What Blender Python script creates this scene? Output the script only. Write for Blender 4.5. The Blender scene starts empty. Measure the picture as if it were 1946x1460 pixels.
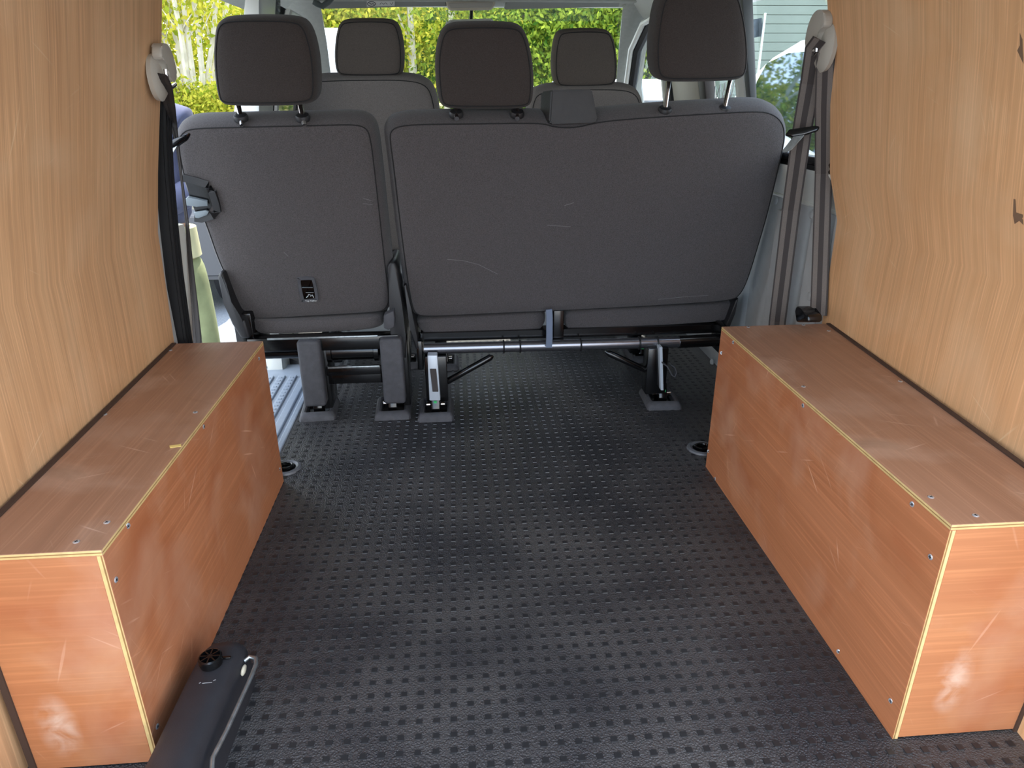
import bpy, bmesh, math, random
from mathutils import Vector, Matrix
from math import sin, cos, pi, radians
random.seed(7)
C = bpy.context.scene.collection
S = bpy.context.scene

# ------------------------------------------------------------------ camera
CAMPOS = Vector((0, 0, 1.0)); FPX = 1340.0
PITCH, YAW, ROLL = 0.3935, 0.0763, -0.0047
_f = Vector((sin(YAW)*cos(PITCH), cos(YAW)*cos(PITCH), -sin(PITCH)))
_r = Vector((cos(YAW), -sin(YAW), 0)); _u = _r.cross(_f)
_R = cos(ROLL)*_r + sin(ROLL)*_u; _U = -sin(ROLL)*_r + cos(ROLL)*_u
cam_d = bpy.data.cameras.new('camera'); cam = bpy.data.objects.new('camera', cam_d); C.objects.link(cam)
cam_d.sensor_width = 36; cam_d.lens = FPX/1946*36; cam_d.clip_start = 0.02; cam_d.clip_end = 300
m = Matrix((_R, _U, -_f)).transposed().to_4x4(); m.translation = CAMPOS; cam.matrix_world = m
S.camera = cam

# ------------------------------------------------------------------ world, sun, exposure
w = bpy.data.worlds.new('sky'); S.world = w; w.use_nodes = True
nt = w.node_tree; nt.nodes.clear()
def wn(t, **k):
    n = nt.nodes.new(t)
    for a, b in k.items(): setattr(n, a, b)
    return n
out = wn('ShaderNodeOutputWorld'); bg = wn('ShaderNodeBackground')
tc = wn('ShaderNodeTexCoord'); sep = wn('ShaderNodeSeparateXYZ'); ramp = wn('ShaderNodeValToRGB')
nt.links.new(tc.outputs['Generated'], sep.inputs[0]); nt.links.new(sep.outputs['Z'], ramp.inputs[0])
e = ramp.color_ramp.elements
e[0].position = 0.0; e[0].color = (.86, .90, .93, 1); e[1].position = .7; e[1].color = (.30, .50, .85, 1)
x_ = ramp.color_ramp.elements.new(.22); x_.color = (.50, .70, .94, 1)
cl = wn('ShaderNodeTexNoise'); cl.inputs['Scale'].default_value = 2.2; cl.inputs['Detail'].default_value = 6
cr = wn('ShaderNodeValToRGB'); cr.color_ramp.elements[0].position = .42; cr.color_ramp.elements[1].position = .62
mx = wn('ShaderNodeMixRGB'); mx.inputs[2].default_value = (.98, .97, .95, 1)
nt.links.new(tc.outputs['Generated'], cl.inputs['Vector']); nt.links.new(cl.outputs['Fac'], cr.inputs[0])
nt.links.new(cr.outputs[0], mx.inputs[0]); nt.links.new(ramp.outputs[0], mx.inputs[1])
nt.links.new(mx.outputs[0], bg.inputs[0]); bg.inputs[1].default_value = 1.5
nt.links.new(bg.outputs[0], out.inputs[0])
sun_d = bpy.data.lights.new('sun', 'SUN'); sun = bpy.data.objects.new('sun', sun_d); C.objects.link(sun)
sun_d.energy = 3.0; sun_d.angle = radians(.6); sun_d.color = (1, .94, .84)
# high sun ahead of the van, a little to the right: the load space stays in open shade
sun.rotation_euler = Vector((-.16, -.72, -1.2)).to_track_quat('-Z', 'Y').to_euler()
S.view_settings.view_transform = 'Standard'; S.view_settings.look = 'None'
S.view_settings.gamma = 1; S.view_settings.use_curve_mapping = False
S.view_settings.exposure = 1.7

# ------------------------------------------------------------------ pixel helpers (directions only; depth from a named plane)
def ray(u, v): return _R*((u-973)/FPX) + _U*((730-v)/FPX) + _f
def onZ(u, v, z=0): d = ray(u, v); return CAMPOS + d*((z-1)/d.z)
def onY(u, v, y): d = ray(u, v); return CAMPOS + d*(y/d.y)
def onX(u, v, x): d = ray(u, v); return CAMPOS + d*(x/d.x)
class Frame:
    """a leaning plane: ex across, eh up along it, en away from the camera"""
    def __init__(s, p0, deg):
        t = radians(deg); s.o = Vector(p0); s.ex = Vector((1, 0, 0)); s.eh = Vector((0, -sin(t), cos(t))); s.en = Vector((0, cos(t), sin(t)))
    def loc(s, u, v):
        d = ray(u, v); k = (s.o-CAMPOS).dot(s.en)/d.dot(s.en); q = CAMPOS+d*k-s.o
        return (q.dot(s.ex), q.dot(s.eh))
    def P(s, a, b, c=0): return s.o+s.ex*a+s.eh*b+s.en*c

# ------------------------------------------------------------------ materials
def lin(c): return tuple(((x/255)/12.92 if x/255 <= .04045 else ((x/255+.055)/1.055)**2.4) for x in c)+(1,)
MATS = {}
def mat(name, col, rough=.5, metal=0, spec=.5, noise=0, nscale=60, bump=0, bscale=400, sheen=0, coat=0):
    if name in MATS: return MATS[name]
    M = bpy.data.materials.new(name); M.use_nodes = True; n = M.node_tree.nodes; L = M.node_tree.links
    b = n['Principled BSDF']; c = lin(col)
    b.inputs['Base Color'].default_value = c; b.inputs['Roughness'].default_value = rough
    b.inputs['Metallic'].default_value = metal; b.inputs['Specular IOR Level'].default_value = spec
    if sheen: b.inputs['Sheen Weight'].default_value = sheen; b.inputs['Sheen Roughness'].default_value = .5
    if coat: b.inputs['Coat Weight'].default_value = coat; b.inputs['Coat Roughness'].default_value = .08
    t = n.new('ShaderNodeTexCoord')
    if noise:
        a = n.new('ShaderNodeTexNoise'); a.inputs['Scale'].default_value = nscale; a.inputs['Detail'].default_value = 5
        L.new(t.outputs['Object'], a.inputs['Vector'])
        r = n.new('ShaderNodeMapRange'); r.inputs[1].default_value = .3; r.inputs[2].default_value = .7
        r.inputs[3].default_value = 1-noise; r.inputs[4].default_value = 1+noise
        L.new(a.outputs['Fac'], r.inputs[0])
        v = n.new('ShaderNodeMixRGB'); v.blend_type = 'MULTIPLY'; v.inputs[0].default_value = 1; v.inputs[1].default_value = c
        L.new(r.outputs[0], v.inputs[2]); L.new(v.outputs[0], b.inputs['Base Color'])
    if bump:
        a = n.new('ShaderNodeTexNoise'); a.inputs['Scale'].default_value = bscale; a.inputs['Detail'].default_value = 2
        L.new(t.outputs['Object'], a.inputs['Vector'])
        k = n.new('ShaderNodeBump'); k.inputs['Strength'].default_value = bump; k.inputs['Distance'].default_value = .002
        L.new(a.outputs['Fac'], k.inputs['Height']); L.new(k.outputs[0], b.inputs['Normal'])
    MATS[name] = M; return M
def wood(name, ca, cb, cw, axis, flat, gs=1.0, rough=.45, wear=.35, stain=None, red=None, scr=.5, g2amt=.45, patch=None):
    """veneer: long fibres along axis (0 x, 1 y, 2 z), blotches, pale rubbed areas, fine scratches"""
    M = bpy.data.materials.new(name); M.use_nodes = True; n = M.node_tree.nodes; L = M.node_tree.links; b = n['Principled BSDF']
    t = n.new('ShaderNodeTexCoord')
    def mapped(sc, rot=(0, 0, 0)):
        k = n.new('ShaderNodeMapping'); k.inputs['Scale'].default_value = sc; k.inputs['Rotation'].default_value = rot
        L.new(t.outputs['Object'], k.inputs[0])
        if any(rot):
            k.inputs['Scale'].default_value = (1, 1, 1); q = n.new('ShaderNodeMapping'); q.inputs['Scale'].default_value = sc; L.new(k.outputs[0], q.inputs[0]); return q.outputs[0]
        return k.outputs[0]
    def noise(vec, scale, det=4, dist=0):
        k = n.new('ShaderNodeTexNoise'); k.inputs['Scale'].default_value = scale; k.inputs['Detail'].default_value = det
        k.inputs['Distortion'].default_value = dist; L.new(vec, k.inputs['Vector']); return k.outputs['Fac']
    def rampf(f, a, c):
        k = n.new('ShaderNodeMapRange'); k.inputs[1].default_value = a; k.inputs[2].default_value = c; L.new(f, k.inputs[0]); return k.outputs[0]
    def mix(f, a, c, mode='MIX'):
        k = n.new('ShaderNodeMixRGB'); k.blend_type = mode
        for s, q in ((0, f), (1, a), (2, c)):
            if isinstance(q, (tuple, float, int)): k.inputs[s].default_value = q
            else: L.new(q, k.inputs[s])
        return k.outputs[0]
    s1 = [9*gs]*3; s1[axis] = .35*gs
    s2 = [75*gs]*3; s2[axis] = 1.1*gs
    s3 = [280*gs]*3; s3[axis] = 5*gs
    for q_ in (s1, s2, s3): q_[flat] = .02
    g1 = noise(mapped(s1), 1, 4, .08); g2 = noise(mapped(s2), 1, 3, .05); g3 = noise(mapped(s3), 1, 2)
    col = mix(rampf(g1, .32, .68), lin(ca), lin(cb))
    col = mix(mix(g2amt, (0, 0, 0, 1), rampf(g2, .42, .74)), col, tuple(x*.62 for x in lin(cb)[:3])+(1,))
    col = mix(rampf(g3, .5, .9), col, tuple(min(1, x*1.25) for x in lin(ca)[:3])+(1,))
    if stain: col = mix(rampf(noise(mapped((1, 1, 1)), 5.5, 5, 1.2), .56, .74), col, lin(stain))
    if red: col = mix(rampf(noise(mapped((1.3, 1.3, 1.3)), 3.7, 3, .5), .5, .72), col, lin(red))
    wn_ = mix(1.0, rampf(noise(mapped((2, 2, 2)), 2.6, 8, .3), .5, .78), (wear, wear, wear, 1), 'MULTIPLY')
    col = mix(wn_, col, lin(cw))
    for i, (rx, a) in enumerate(((.45, 6), (-.6, 7), (1.2, 5), (-1.1, 8))):
        sc = [150, 150, 150]; sc[axis] = 7; sc[flat] = .02
        rot = [0, 0, 0]; rot[flat] = rx
        f = rampf(noise(mapped(sc, rot), 1, 0), .78, .86)
        k = mix(1.0, f, rampf(noise(mapped((a, a, a)), 1, 2), .5, .62), 'MULTIPLY')
        k = mix(1.0, k, (scr, scr, scr, 1), 'MULTIPLY')
        col = mix(k, col, tuple(min(1, x*1.5+.06) for x in lin(cw)[:3])+(1,))
    if patch:  # a rubbed, whitened smear of its own shape
        mp = n.new('ShaderNodeMapping'); mp.vector_type = 'TEXTURE'; mp.inputs['Location'].default_value = patch[0]; mp.inputs['Scale'].default_value = patch[1]; L.new(t.outputs['Object'], mp.inputs[0])
        ln = n.new('ShaderNodeVectorMath'); ln.operation = 'LENGTH'; L.new(mp.outputs[0], ln.inputs[0])
        f = mix(1.0, rampf(ln.outputs['Value'], 1.0, .1), rampf(noise(mapped((1, 1, 1)), 26, 6, .6), .36, .66), 'MULTIPLY')
        col = mix(mix(1.0, f, (.62, .62, .62, 1), 'MULTIPLY'), col, lin((226, 206, 188)))
    L.new(col, b.inputs['Base Color']); b.inputs['Roughness'].default_value = rough; b.inputs['Specular IOR Level'].default_value = .4
    rr = n.new('ShaderNodeMapRange'); rr.inputs[3].default_value = rough-.08; rr.inputs[4].default_value = rough+.2
    L.new(noise(mapped((3, 3, 3)), 3, 6), rr.inputs[0]); L.new(rr.outputs[0], b.inputs['Roughness'])
    k = n.new('ShaderNodeBump'); k.inputs['Strength'].default_value = .15; k.inputs['Distance'].default_value = .001
    L.new(g2, k.inputs['Height']); L.new(k.outputs[0], b.inputs['Normal'])
    return M
def ply_edge(axis):
    M = bpy.data.materials.new('plywood edge'); M.use_nodes = True; n = M.node_tree.nodes; L = M.node_tree.links; b = n['Principled BSDF']
    t = n.new('ShaderNodeTexCoord'); s = n.new('ShaderNodeSeparateXYZ'); L.new(t.outputs['Generated'], s.inputs[0])
    r = n.new('ShaderNodeValToRGB'); r.color_ramp.interpolation = 'LINEAR'; el = r.color_ramp.elements
    el[0].position = 0; el[0].color = lin((226, 188, 116)); el[1].position = 1; el[1].color = lin((232, 196, 126))
    for p, c in ((.38, (226, 188, 116)), (.44, (140, 96, 46)), (.56, (150, 104, 54)), (.62, (232, 196, 126))):
        q = el.new(p); q.color = lin(c)
    L.new(s.outputs[axis], r.inputs[0])
    a = n.new('ShaderNodeTexNoise'); a.inputs['Scale'].default_value = 55; a.inputs['Detail'].default_value = 5; L.new(t.outputs['Object'], a.inputs['Vector'])
    v = n.new('ShaderNodeMixRGB'); v.blend_type = 'MULTIPLY'; v.inputs[0].default_value = .55
    L.new(r.outputs[0], v.inputs[1]); L.new(a.outputs['Fac'], v.inputs[2])
    g = n.new('ShaderNodeGamma'); g.inputs[1].default_value = .85; L.new(v.outputs[0], g.inputs[0]); L.new(g.outputs[0], b.inputs['Base Color'])
    b.inputs['Roughness'].default_value = .7; return M

FABRIC = mat('charcoal seat fabric', (80, 76, 76), .92, 0, .25, .28, 420, .5, 900, sheen=.15)
FABRIC2 = mat('black headrest fabric', (60, 54, 51), .92, 0, .25, .25, 500, .4, 1000, sheen=.1)
PIPE = mat('seam thread', (24, 24, 25), .8)
PLAST = mat('black plastic', (34, 34, 36), .42, 0, .5, .1, 30, .25, 900)
PLASTG = mat('grained grey plastic', (72, 72, 76), .6, 0, .5, .15, 60, .6, 700)
GLOSSB = mat('gloss black paint', (10, 10, 11), .18, 0, .6)
TUBEM = mat('satin dark steel tube', (140, 140, 146), .25, .9)
CHROME = mat('chrome', (205, 198, 195), .12, 1)
STEEL = mat('zinc steel', (176, 184, 186), .35, .9, .5, .2, 90)
SILVER = mat('silver bracket', (198, 206, 214), .35, .2)
RUBBER = mat('black rubber', (20, 20, 22), .55)
WEB = mat('seat belt webbing', (112, 104, 98), .75, 0, .4, .15, 700)
WEBD = mat('seat belt webbing dark', (62, 56, 54), .75)
GUIDE = mat('beige grey plastic', (176, 170, 158), .5)
TRIM = mat('grey van trim', (172, 174, 174), .55, 0, .5, .06, 20)
WHITEM = mat('cream white body paint', (214, 214, 206), .35, 0, .5, .03, 4, coat=.3)
HEADL = mat('headliner', (176, 178, 170), .9, 0, .3, .05, 60)
VISOR = mat('visor grey', (150, 152, 146), .85)
WHITEV = mat('white van paint', (232, 236, 238), .25, 0, .5, 0, coat=.6)
GREYC = mat('grey car paint', (84, 84, 86), .3, .3, coat=.5)
SCREW = mat('screw metal', (206, 210, 216), .3, .7)
DARKGAP = mat('dark caulk', (66, 46, 34), .9)
WALLW = wood('pale plywood veneer', (220, 176, 132), (206, 158, 114), (230, 198, 162), 2, 0, 1.0, .5, .35, scr=.22, g2amt=.5)
WALLW2 = wood('pale plywood veneer warm', (226, 178, 132), (214, 162, 114), (234, 202, 164), 2, 0, 1.0, .5, .35, scr=.2, g2amt=.36)
SIDEW = wood('varnished red brown plywood', (184, 120, 82), (168, 104, 66), (208, 164, 134), 1, 0, .7, .42, .55, red=(160, 92, 56), scr=.35, g2amt=.3)
TOPW = wood('worn plywood with painted sheen', (162, 122, 96), (146, 106, 82), (192, 164, 144), 1, 2, .7, .42, .65, stain=(130, 96, 72), scr=.3, g2amt=.28)  # greyer than the sides: grazing sheen put into the colour, plus real wear
ENDWS = [wood('orange plywood', (182, 120, 78), (172, 106, 66), (206, 166, 138), 0, 1, .7, .5, .5, red=(160, 88, 54), scr=.16, g2amt=.25, patch=(tuple(onY(pu, pv, py)-Vector(pb)), (.035, .2, .075)))
         for pu, pv, py, pb in ((112, 1385, .8595, (-.603, 1.3058, 0)), (1812, 1295, .806, (.801, 1.27, 0)))]
EDGE = [ply_edge(i) for i in range(3)]
def floor_mat():
    M = bpy.data.materials.new('black pebbled rubber'); M.use_nodes = True; n = M.node_tree.nodes; L = M.node_tree.links; b = n['Principled BSDF']
    t = n.new('ShaderNodeTexCoord'); v = n.new('ShaderNodeTexVoronoi'); v.inputs['Scale'].default_value = 290
    L.new(t.outputs['Object'], v.inputs['Vector'])
    k = n.new('ShaderNodeBump'); k.inputs['Strength'].default_value = 1.0; k.inputs['Distance'].default_value = .0018; k.invert = True
    L.new(v.outputs['Distance'], k.inputs['Height']); L.new(k.outputs[0], b.inputs['Normal'])
    a = n.new('ShaderNodeTexNoise'); a.inputs['Scale'].default_value = 4; a.inputs['Detail'].default_value = 7; L.new(t.outputs['Object'], a.inputs['Vector'])
    r = n.new('ShaderNodeValToRGB'); r.color_ramp.elements[0].position = .35; r.color_ramp.elements[1].position = .75
    r.color_ramp.elements[0].color = lin((46, 46, 49)); r.color_ramp.elements[1].color = lin((78, 76, 75))
    L.new(a.outputs['Fac'], r.inputs[0]); L.new(r.outputs[0], b.inputs['Base Color'])
    b.inputs['Roughness'].default_value = .38; b.inputs['Specular IOR Level'].default_value = .55
    return M
FLOORM = floor_mat()
STUDM = mat('smooth rubber stud', (38, 38, 40), .3, 0, .5)
def glass_mat(name, tint, refl):
    M = bpy.data.materials.new(name); M.use_nodes = True; n = M.node_tree.nodes; L = M.node_tree.links
    n.remove(n['Principled BSDF']); o = n['Material Output']
    a = n.new('ShaderNodeBsdfTransparent'); a.inputs[0].default_value = tint; g = n.new('ShaderNodeBsdfGlossy'); g.inputs['Roughness'].default_value = .02
    f = n.new('ShaderNodeFresnel'); f.inputs[0].default_value = 1.45; ad = n.new('ShaderNodeMath'); ad.operation = 'ADD'; ad.inputs[1].default_value = refl
    ad.use_clamp = True; x = n.new('ShaderNodeMixShader'); L.new(f.outputs[0], ad.inputs[0]); L.new(ad.outputs[0], x.inputs[0])
    L.new(a.outputs[0], x.inputs[1]); L.new(g.outputs[0], x.inputs[2]); L.new(x.outputs[0], o.inputs[0]); return M
GLASS = glass_mat('clear window glass', (.95, .97, .96, 1), 0.0)
MIRGLASS = mat('mirror tinted glass', (100, 124, 148), .03, .95)
DARKGLASS = mat('dark vehicle glass', (14, 18, 22), .04, 0, .8)

# ------------------------------------------------------------------ mesh helpers
BASE = {}
def base_of(p): return BASE.get(p.name, Vector((0, 0, 0))) if p else Vector((0, 0, 0))
def mk(name, bm, mats, parent=None, smooth=False, kind=None, base=None):
    if not isinstance(mats, (list, tuple)): mats = [mats]
    b = base_of(parent) if parent else Vector(base if base is not None else (0, 0, 0))
    bmesh.ops.translate(bm, verts=bm.verts, vec=-b)
    bmesh.ops.recalc_face_normals(bm, faces=bm.faces)
    me = bpy.data.meshes.new(name); bm.to_mesh(me); bm.free()
    for q in mats: me.materials.append(q)
    if smooth:
        for p in me.polygons: p.use_smooth = True
        if smooth != 'all': me.set_sharp_from_angle(angle=radians(40))
    o = bpy.data.objects.new(name, me); C.objects.link(o)
    if parent: o.parent = parent
    else: o.location = b
    BASE[o.name] = b
    if kind: o['kind'] = kind
    return o
def tag(o, label, cat, group=None):
    o['label'] = label; o['category'] = cat
    if group: o['group'] = group
    return o
def thing(name, label, cat, base, group=None):
    o = bpy.data.objects.new(name, None); C.objects.link(o); o.location = base; o.empty_display_size = .05
    BASE[o.name] = Vector(base); return tag(o, label, cat, group)
def inst(src, name, parent, loc, rot=None):
    o = bpy.data.objects.new(name, src.data if isinstance(src, bpy.types.Object) else src); C.objects.link(o)
    o.parent = parent; o.location = Vector(loc)-base_of(parent)
    if rot: o.rotation_euler = rot
    return o
def struct(name, bm, mats, smooth=False): return mk(name, bm, mats, None, smooth, 'structure')
NB = bmesh.new
def box(bm, x0, x1, y0, y1, z0, z1, bev=0, seg=2, mi=0):
    r = bmesh.ops.create_cube(bm, size=1, matrix=Matrix.Translation(((x0+x1)/2, (y0+y1)/2, (z0+z1)/2)) @ Matrix.Diagonal((abs(x1-x0), abs(y1-y0), abs(z1-z0), 1)))
    vs = r['verts']; fs = {f for v in vs for f in v.link_faces}
    for f in fs: f.material_index = mi
    if bev:
        es = list({e for v in vs for e in v.link_edges})
        bmesh.ops.bevel(bm, geom=es, offset=bev, segments=seg, affect='EDGES', profile=.5)
    return bm
def nbox(*a, **k): return box(NB(), *a, **k)
def tube(bm, pts, r, n=10, closed=False, mi=0):
    pts = [Vector(p) for p in pts]; N = len(pts); rings = []
    rr = r if isinstance(r, (list, tuple)) else [r]*N
    up = None
    for i, p in enumerate(pts):
        a = pts[(i-1) % N] if (closed or i) else pts[i]; c = pts[(i+1) % N] if (closed or i < N-1) else pts[i]
        t = (c-a).normalized()
        if up is None: up = t.orthogonal().normalized()
        up = (up-t*up.dot(t)); up = up.normalized() if up.length > 1e-6 else t.orthogonal().normalized()
        s = t.cross(up)
        rings.append([bm.verts.new(p+(up*cos(2*pi*k/n)+s*sin(2*pi*k/n))*rr[i]) for k in range(n)])
    for i in range(N if closed else N-1):
        A, B = rings[i], rings[(i+1) % N]
        for k in range(n):
            f = bm.faces.new((A[k], A[(k+1) % n], B[(k+1) % n], B[k])); f.material_index = mi
    if not closed:
        for q in (rings[0], rings[-1]):
            f = bm.faces.new(q); f.material_index = mi
    return bm
def ntube(*a, **k): return tube(NB(), *a, **k)
def strip(bm, pts, wid, th, side, mi=0):
    """flat band of given width and thickness along pts; side = across direction"""
    pts = [Vector(p) for p in pts]; R_ = []
    for i, p in enumerate(pts):
        t = (pts[min(i+1, len(pts)-1)]-pts[max(i-1, 0)]).normalized(); sd = Vector(side[i] if isinstance(side, list) else side)
        sd = (sd-t*sd.dot(t)).normalized(); nn = t.cross(sd)
        wv = wid[i] if isinstance(wid, list) else wid
        R_.append([bm.verts.new(p+sd*a*wv/2+nn*c*th/2) for a, c in ((-1, -1), (1, -1), (1, 1), (-1, 1))])
    for A, B in zip(R_, R_[1:]):
        for k in range(4):
            f = bm.faces.new((A[k], A[(k+1) % 4], B[(k+1) % 4], B[k])); f.material_index = mi
    for q in (R_[0], R_[-1]): bm.faces.new(q).material_index = mi
    return bm
def prism(bm, pts, vec, bev=0, seg=2, mi=0):
    vec = Vector(vec); a = [bm.verts.new(Vector(p)) for p in pts]; b = [bm.verts.new(Vector(p)+vec) for p in pts]
    n = len(pts); fs = [bm.faces.new(a), bm.faces.new(b[::-1])]
    for i in range(n): fs.append(bm.faces.new((a[i], b[i], b[(i+1) % n], a[(i+1) % n])))
    for f in fs: f.material_index = mi
    if bev: bmesh.ops.bevel(bm, geom=list({e for f in fs for e in f.edges}), offset=bev, segments=seg, affect='EDGES', profile=.5)
    return bm
def nprism(*a, **k): return prism(NB(), *a, **k)
def lathe(bm, c, prof, n=20, axis='Z', mi=0):
    c = Vector(c); rings = []
    for r, h in prof:
        ring = []
        for k in range(n):
            a = 2*pi*k/n
            p = {'Z': (r*cos(a), r*sin(a), h), 'Y': (r*cos(a), h, r*sin(a)), 'X': (h, r*cos(a), r*sin(a))}[axis]
            ring.append(bm.verts.new(c+Vector(p)))
        rings.append(ring)
    for A, B in zip(rings, rings[1:]):
        for k in range(n): bm.faces.new((A[k], A[(k+1) % n], B[(k+1) % n], B[k])).material_index = mi
    bm.faces.new(rings[0]).material_index = mi; bm.faces.new(rings[-1]).material_index = mi
    return bm
def nlathe(*a, **k): return lathe(NB(), *a, **k)
def chaikin(p, it=2):
    for _ in range(it):
        q = []
        for i in range(len(p)):
            a, b = p[i], p[(i+1) % len(p)]
            q += [(a[0]*.75+b[0]*.25, a[1]*.75+b[1]*.25), (a[0]*.25+b[0]*.75, a[1]*.25+b[1]*.75)]
        p = q
    return p
def offset_poly(p, d):
    n = len(p); A = sum(p[i][0]*p[(i+1) % n][1]-p[(i+1) % n][0]*p[i][1] for i in range(n)); sg = 1 if A > 0 else -1; q = []
    for i in range(n):
        a, b = p[i-1], p[(i+1) % n]; tx, ty = b[0]-a[0], b[1]-a[1]; l = math.hypot(tx, ty) or 1
        q.append((p[i][0]+sg*ty/l*d, p[i][1]-sg*tx/l*d))
    return q
def puff(fr, outl, layers):
    """rounded upholstered slab: layers = (outline offset, depth, scale)"""
    bm = NB(); cx = sum(p[0] for p in outl)/len(outl); cy = sum(p[1] for p in outl)/len(outl); R_ = []
    for off, dep, sc in layers:
        q = offset_poly(outl, off) if off else outl
        R_.append([bm.verts.new(fr.P(cx+(a-cx)*sc, cy+(b-cy)*sc, dep)) for a, b in q])
    n = len(outl)
    for A, B in zip(R_, R_[1:]):
        for k in range(n): bm.faces.new((A[k], A[(k+1) % n], B[(k+1) % n], B[k]))
    bm.faces.new(R_[0]); bm.faces.new(R_[-1]); return bm
def seam(fr, outl, parent, off=.0008, dep=-.0005, r=.0016, name='seam'):
    q = offset_poly(outl, off); return mk(name, ntube([fr.P(a, b, dep) for a, b in q], r, 6, closed=True), PIPE, parent, True)
def text_mesh(name, s, size, mtx, m_, parent, ext=.0003):
    cu = bpy.data.curves.new(name, 'FONT'); cu.body = s; cu.size = size; cu.extrude = ext; cu.align_x = 'CENTER'; cu.align_y = 'CENTER'
    t = bpy.data.objects.new(name, cu); C.objects.link(t); dg = bpy.context.evaluated_depsgraph_get()
    me = bpy.data.meshes.new_from_object(t.evaluated_get(dg)); bpy.data.objects.remove(t); bpy.data.curves.remove(cu)
    bm = NB(); bm.from_mesh(me); bpy.data.meshes.remove(me); bm.transform(mtx); return mk(name, bm, m_, parent)

# ------------------------------------------------------------------ STRUCTURE: ground outside
GZ = -0.6
def ground():
    bm = NB(); xs = [-60, -30, -16, -9, -5, -2.5, -1.2, .1, 1.3, 3, 6, 12, 30, 60]; ys = [-40, -15, -5, 0, 3, 5, 7.6, 8.2, 9.0, 10.0, 11.5, 14, 20, 40, 90]
    def h(x, y): t = min(1, max(0, (y-(7.9 if x < -2.5 else 13))/2.2)); return GZ+1.42*t*t*(3-2*t)
    g = [[bm.verts.new((x, y, h(x, y))) for x in xs] for y in ys]
    for a in range(len(ys)-1):
        for b in range(len(xs)-1):
            f = bm.faces.new((g[a][b], g[a][b+1], g[a+1][b+1], g[a+1][b])); f.material_index = 1 if ys[a] >= (8.2 if xs[b] < -2.5 else 11.5) else 0
    asp = mat('pale asphalt', (126, 130, 134), .9, 0, .3, .25, 90, .5, 200)
    grs = mat('dry bank', (176, 176, 110), .95, 0, .2, .35, 6)
    return struct('ground', bm, [asp, grs], True)
ground()
# van floor
def van_floor():
    o = struct('floor', nprism([(-.73, .60, 0), (.93, .60, 0), (1.0, 1.9, 0), (1.0, 3.6, 0), (-.80, 3.6, 0), (-.80, 2.85, 0), (-.555, 2.62, 0), (-.555, 1.95, 0), (-.57, 1.86, 0), (-.78, 1.86, 0), (-.76, .9, 0)], (0, 0, -.03)), FLOORM)
    sm = bpy.data.meshes.new('stud'); b = NB(); r = bmesh.ops.create_cube(b, size=1, matrix=Matrix.Diagonal((.0115, .0115, .0022, 1)))
    top = [f for f in b.faces if f.normal.z > .5]; bmesh.ops.scale(b, verts=top[0].verts, vec=(.9, .9, 1)); bmesh.ops.translate(b, verts=b.verts, vec=(0, 0, .0006))
    b.to_mesh(sm); b.free(); sm.materials.append(STUDM)
    pts = []
    y = .627
    while y < 3.25:
        x = -.70+.0148
        while x < .98:
            ok = True
            if y < .86 and not -.69 < x < .885: ok = False
            if .79 < y < 1.76 and (x < -.515 or x > .70): ok = False
            if y >= 1.76 and (x < -.545 or x > .97): ok = False
            if ok: pts.append((x, y))
            x += .0296
        y += .031
    def vis(p):
        d = Vector((p[0], p[1], 0))-CAMPOS; z = d.dot(_f); u = 973+FPX*d.dot(_R)/z; v = 730-FPX*d.dot(_U)/z
        return 0 < u < 1946 and v < 1462 and not (u < 470 and p[0] < -.38)
    near = sorted([p for p in pts if vis(p)], key=lambda p: p[0]**2+p[1]**2)[:300]; ns = set(near)
    for p in near: inst(sm, 'stud', o, (p[0], p[1], 0))
    v = []; f = []
    for p in pts:
        if p in ns: continue
        k = len(v); a = .00575; c = .0051
        v += [(p[0]-a, p[1]-a, 0), (p[0]+a, p[1]-a, 0), (p[0]+a, p[1]+a, 0), (p[0]-a, p[1]+a, 0)]
        v += [(p[0]-c, p[1]-c, .0017), (p[0]+c, p[1]-c, .0017), (p[0]+c, p[1]+c, .0017), (p[0]-c, p[1]+c, .0017)]
        f += [(k+4, k+5, k+6, k+7), (k, k+1, k+5, k+4), (k+1, k+2, k+6, k+5), (k+2, k+3, k+7, k+6), (k+3, k, k+4, k+7)]
    me = bpy.data.meshes.new('studs_beyond'); me.from_pydata(v, [], f); me.materials.append(STUDM)
    q = bpy.data.objects.new('studs_beyond', me); C.objects.link(q); q.parent = o; q['kind'] = 'stuff'
van_floor()

# ply wall linings: upright below, leaning inward above the bend
def lining(name, prof_near, prof_far, ys, th, mats):
    """prof: list of (x,z) at near and far y; th = outward thickness sign"""
    bm = NB(); n = len(prof_near); I = []; O = []
    for (xa, za), (xb, zb) in zip(prof_near, prof_far):
        I.append([bm.verts.new((xa+(xb-xa)*t, ys[0]+(ys[1]-ys[0])*t, za+(zb-za)*t)) for t in (0, .33, .66, 1)])
        O.append([bm.verts.new((xa+(xb-xa)*t+th, ys[0]+(ys[1]-ys[0])*t, za+(zb-za)*t)) for t in (0, .33, .66, 1)])
    for k in range(n-1):
        for t in range(3):
            bm.faces.new((I[k][t], I[k][t+1], I[k+1][t+1], I[k+1][t])); bm.faces.new((O[k][t], O[k+1][t], O[k+1][t+1], O[k][t+1]))
        for t in (0, 3): f = bm.faces.new((I[k][t], I[k+1][t], O[k+1][t], O[k][t])); f.material_index = 1
    for t in range(3):
        for k in (0, n-1): f = bm.faces.new((I[k][t], O[k][t], O[k][t+1], I[k][t+1])); f.material_index = 1
    return struct(name, bm, mats, True)
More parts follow.
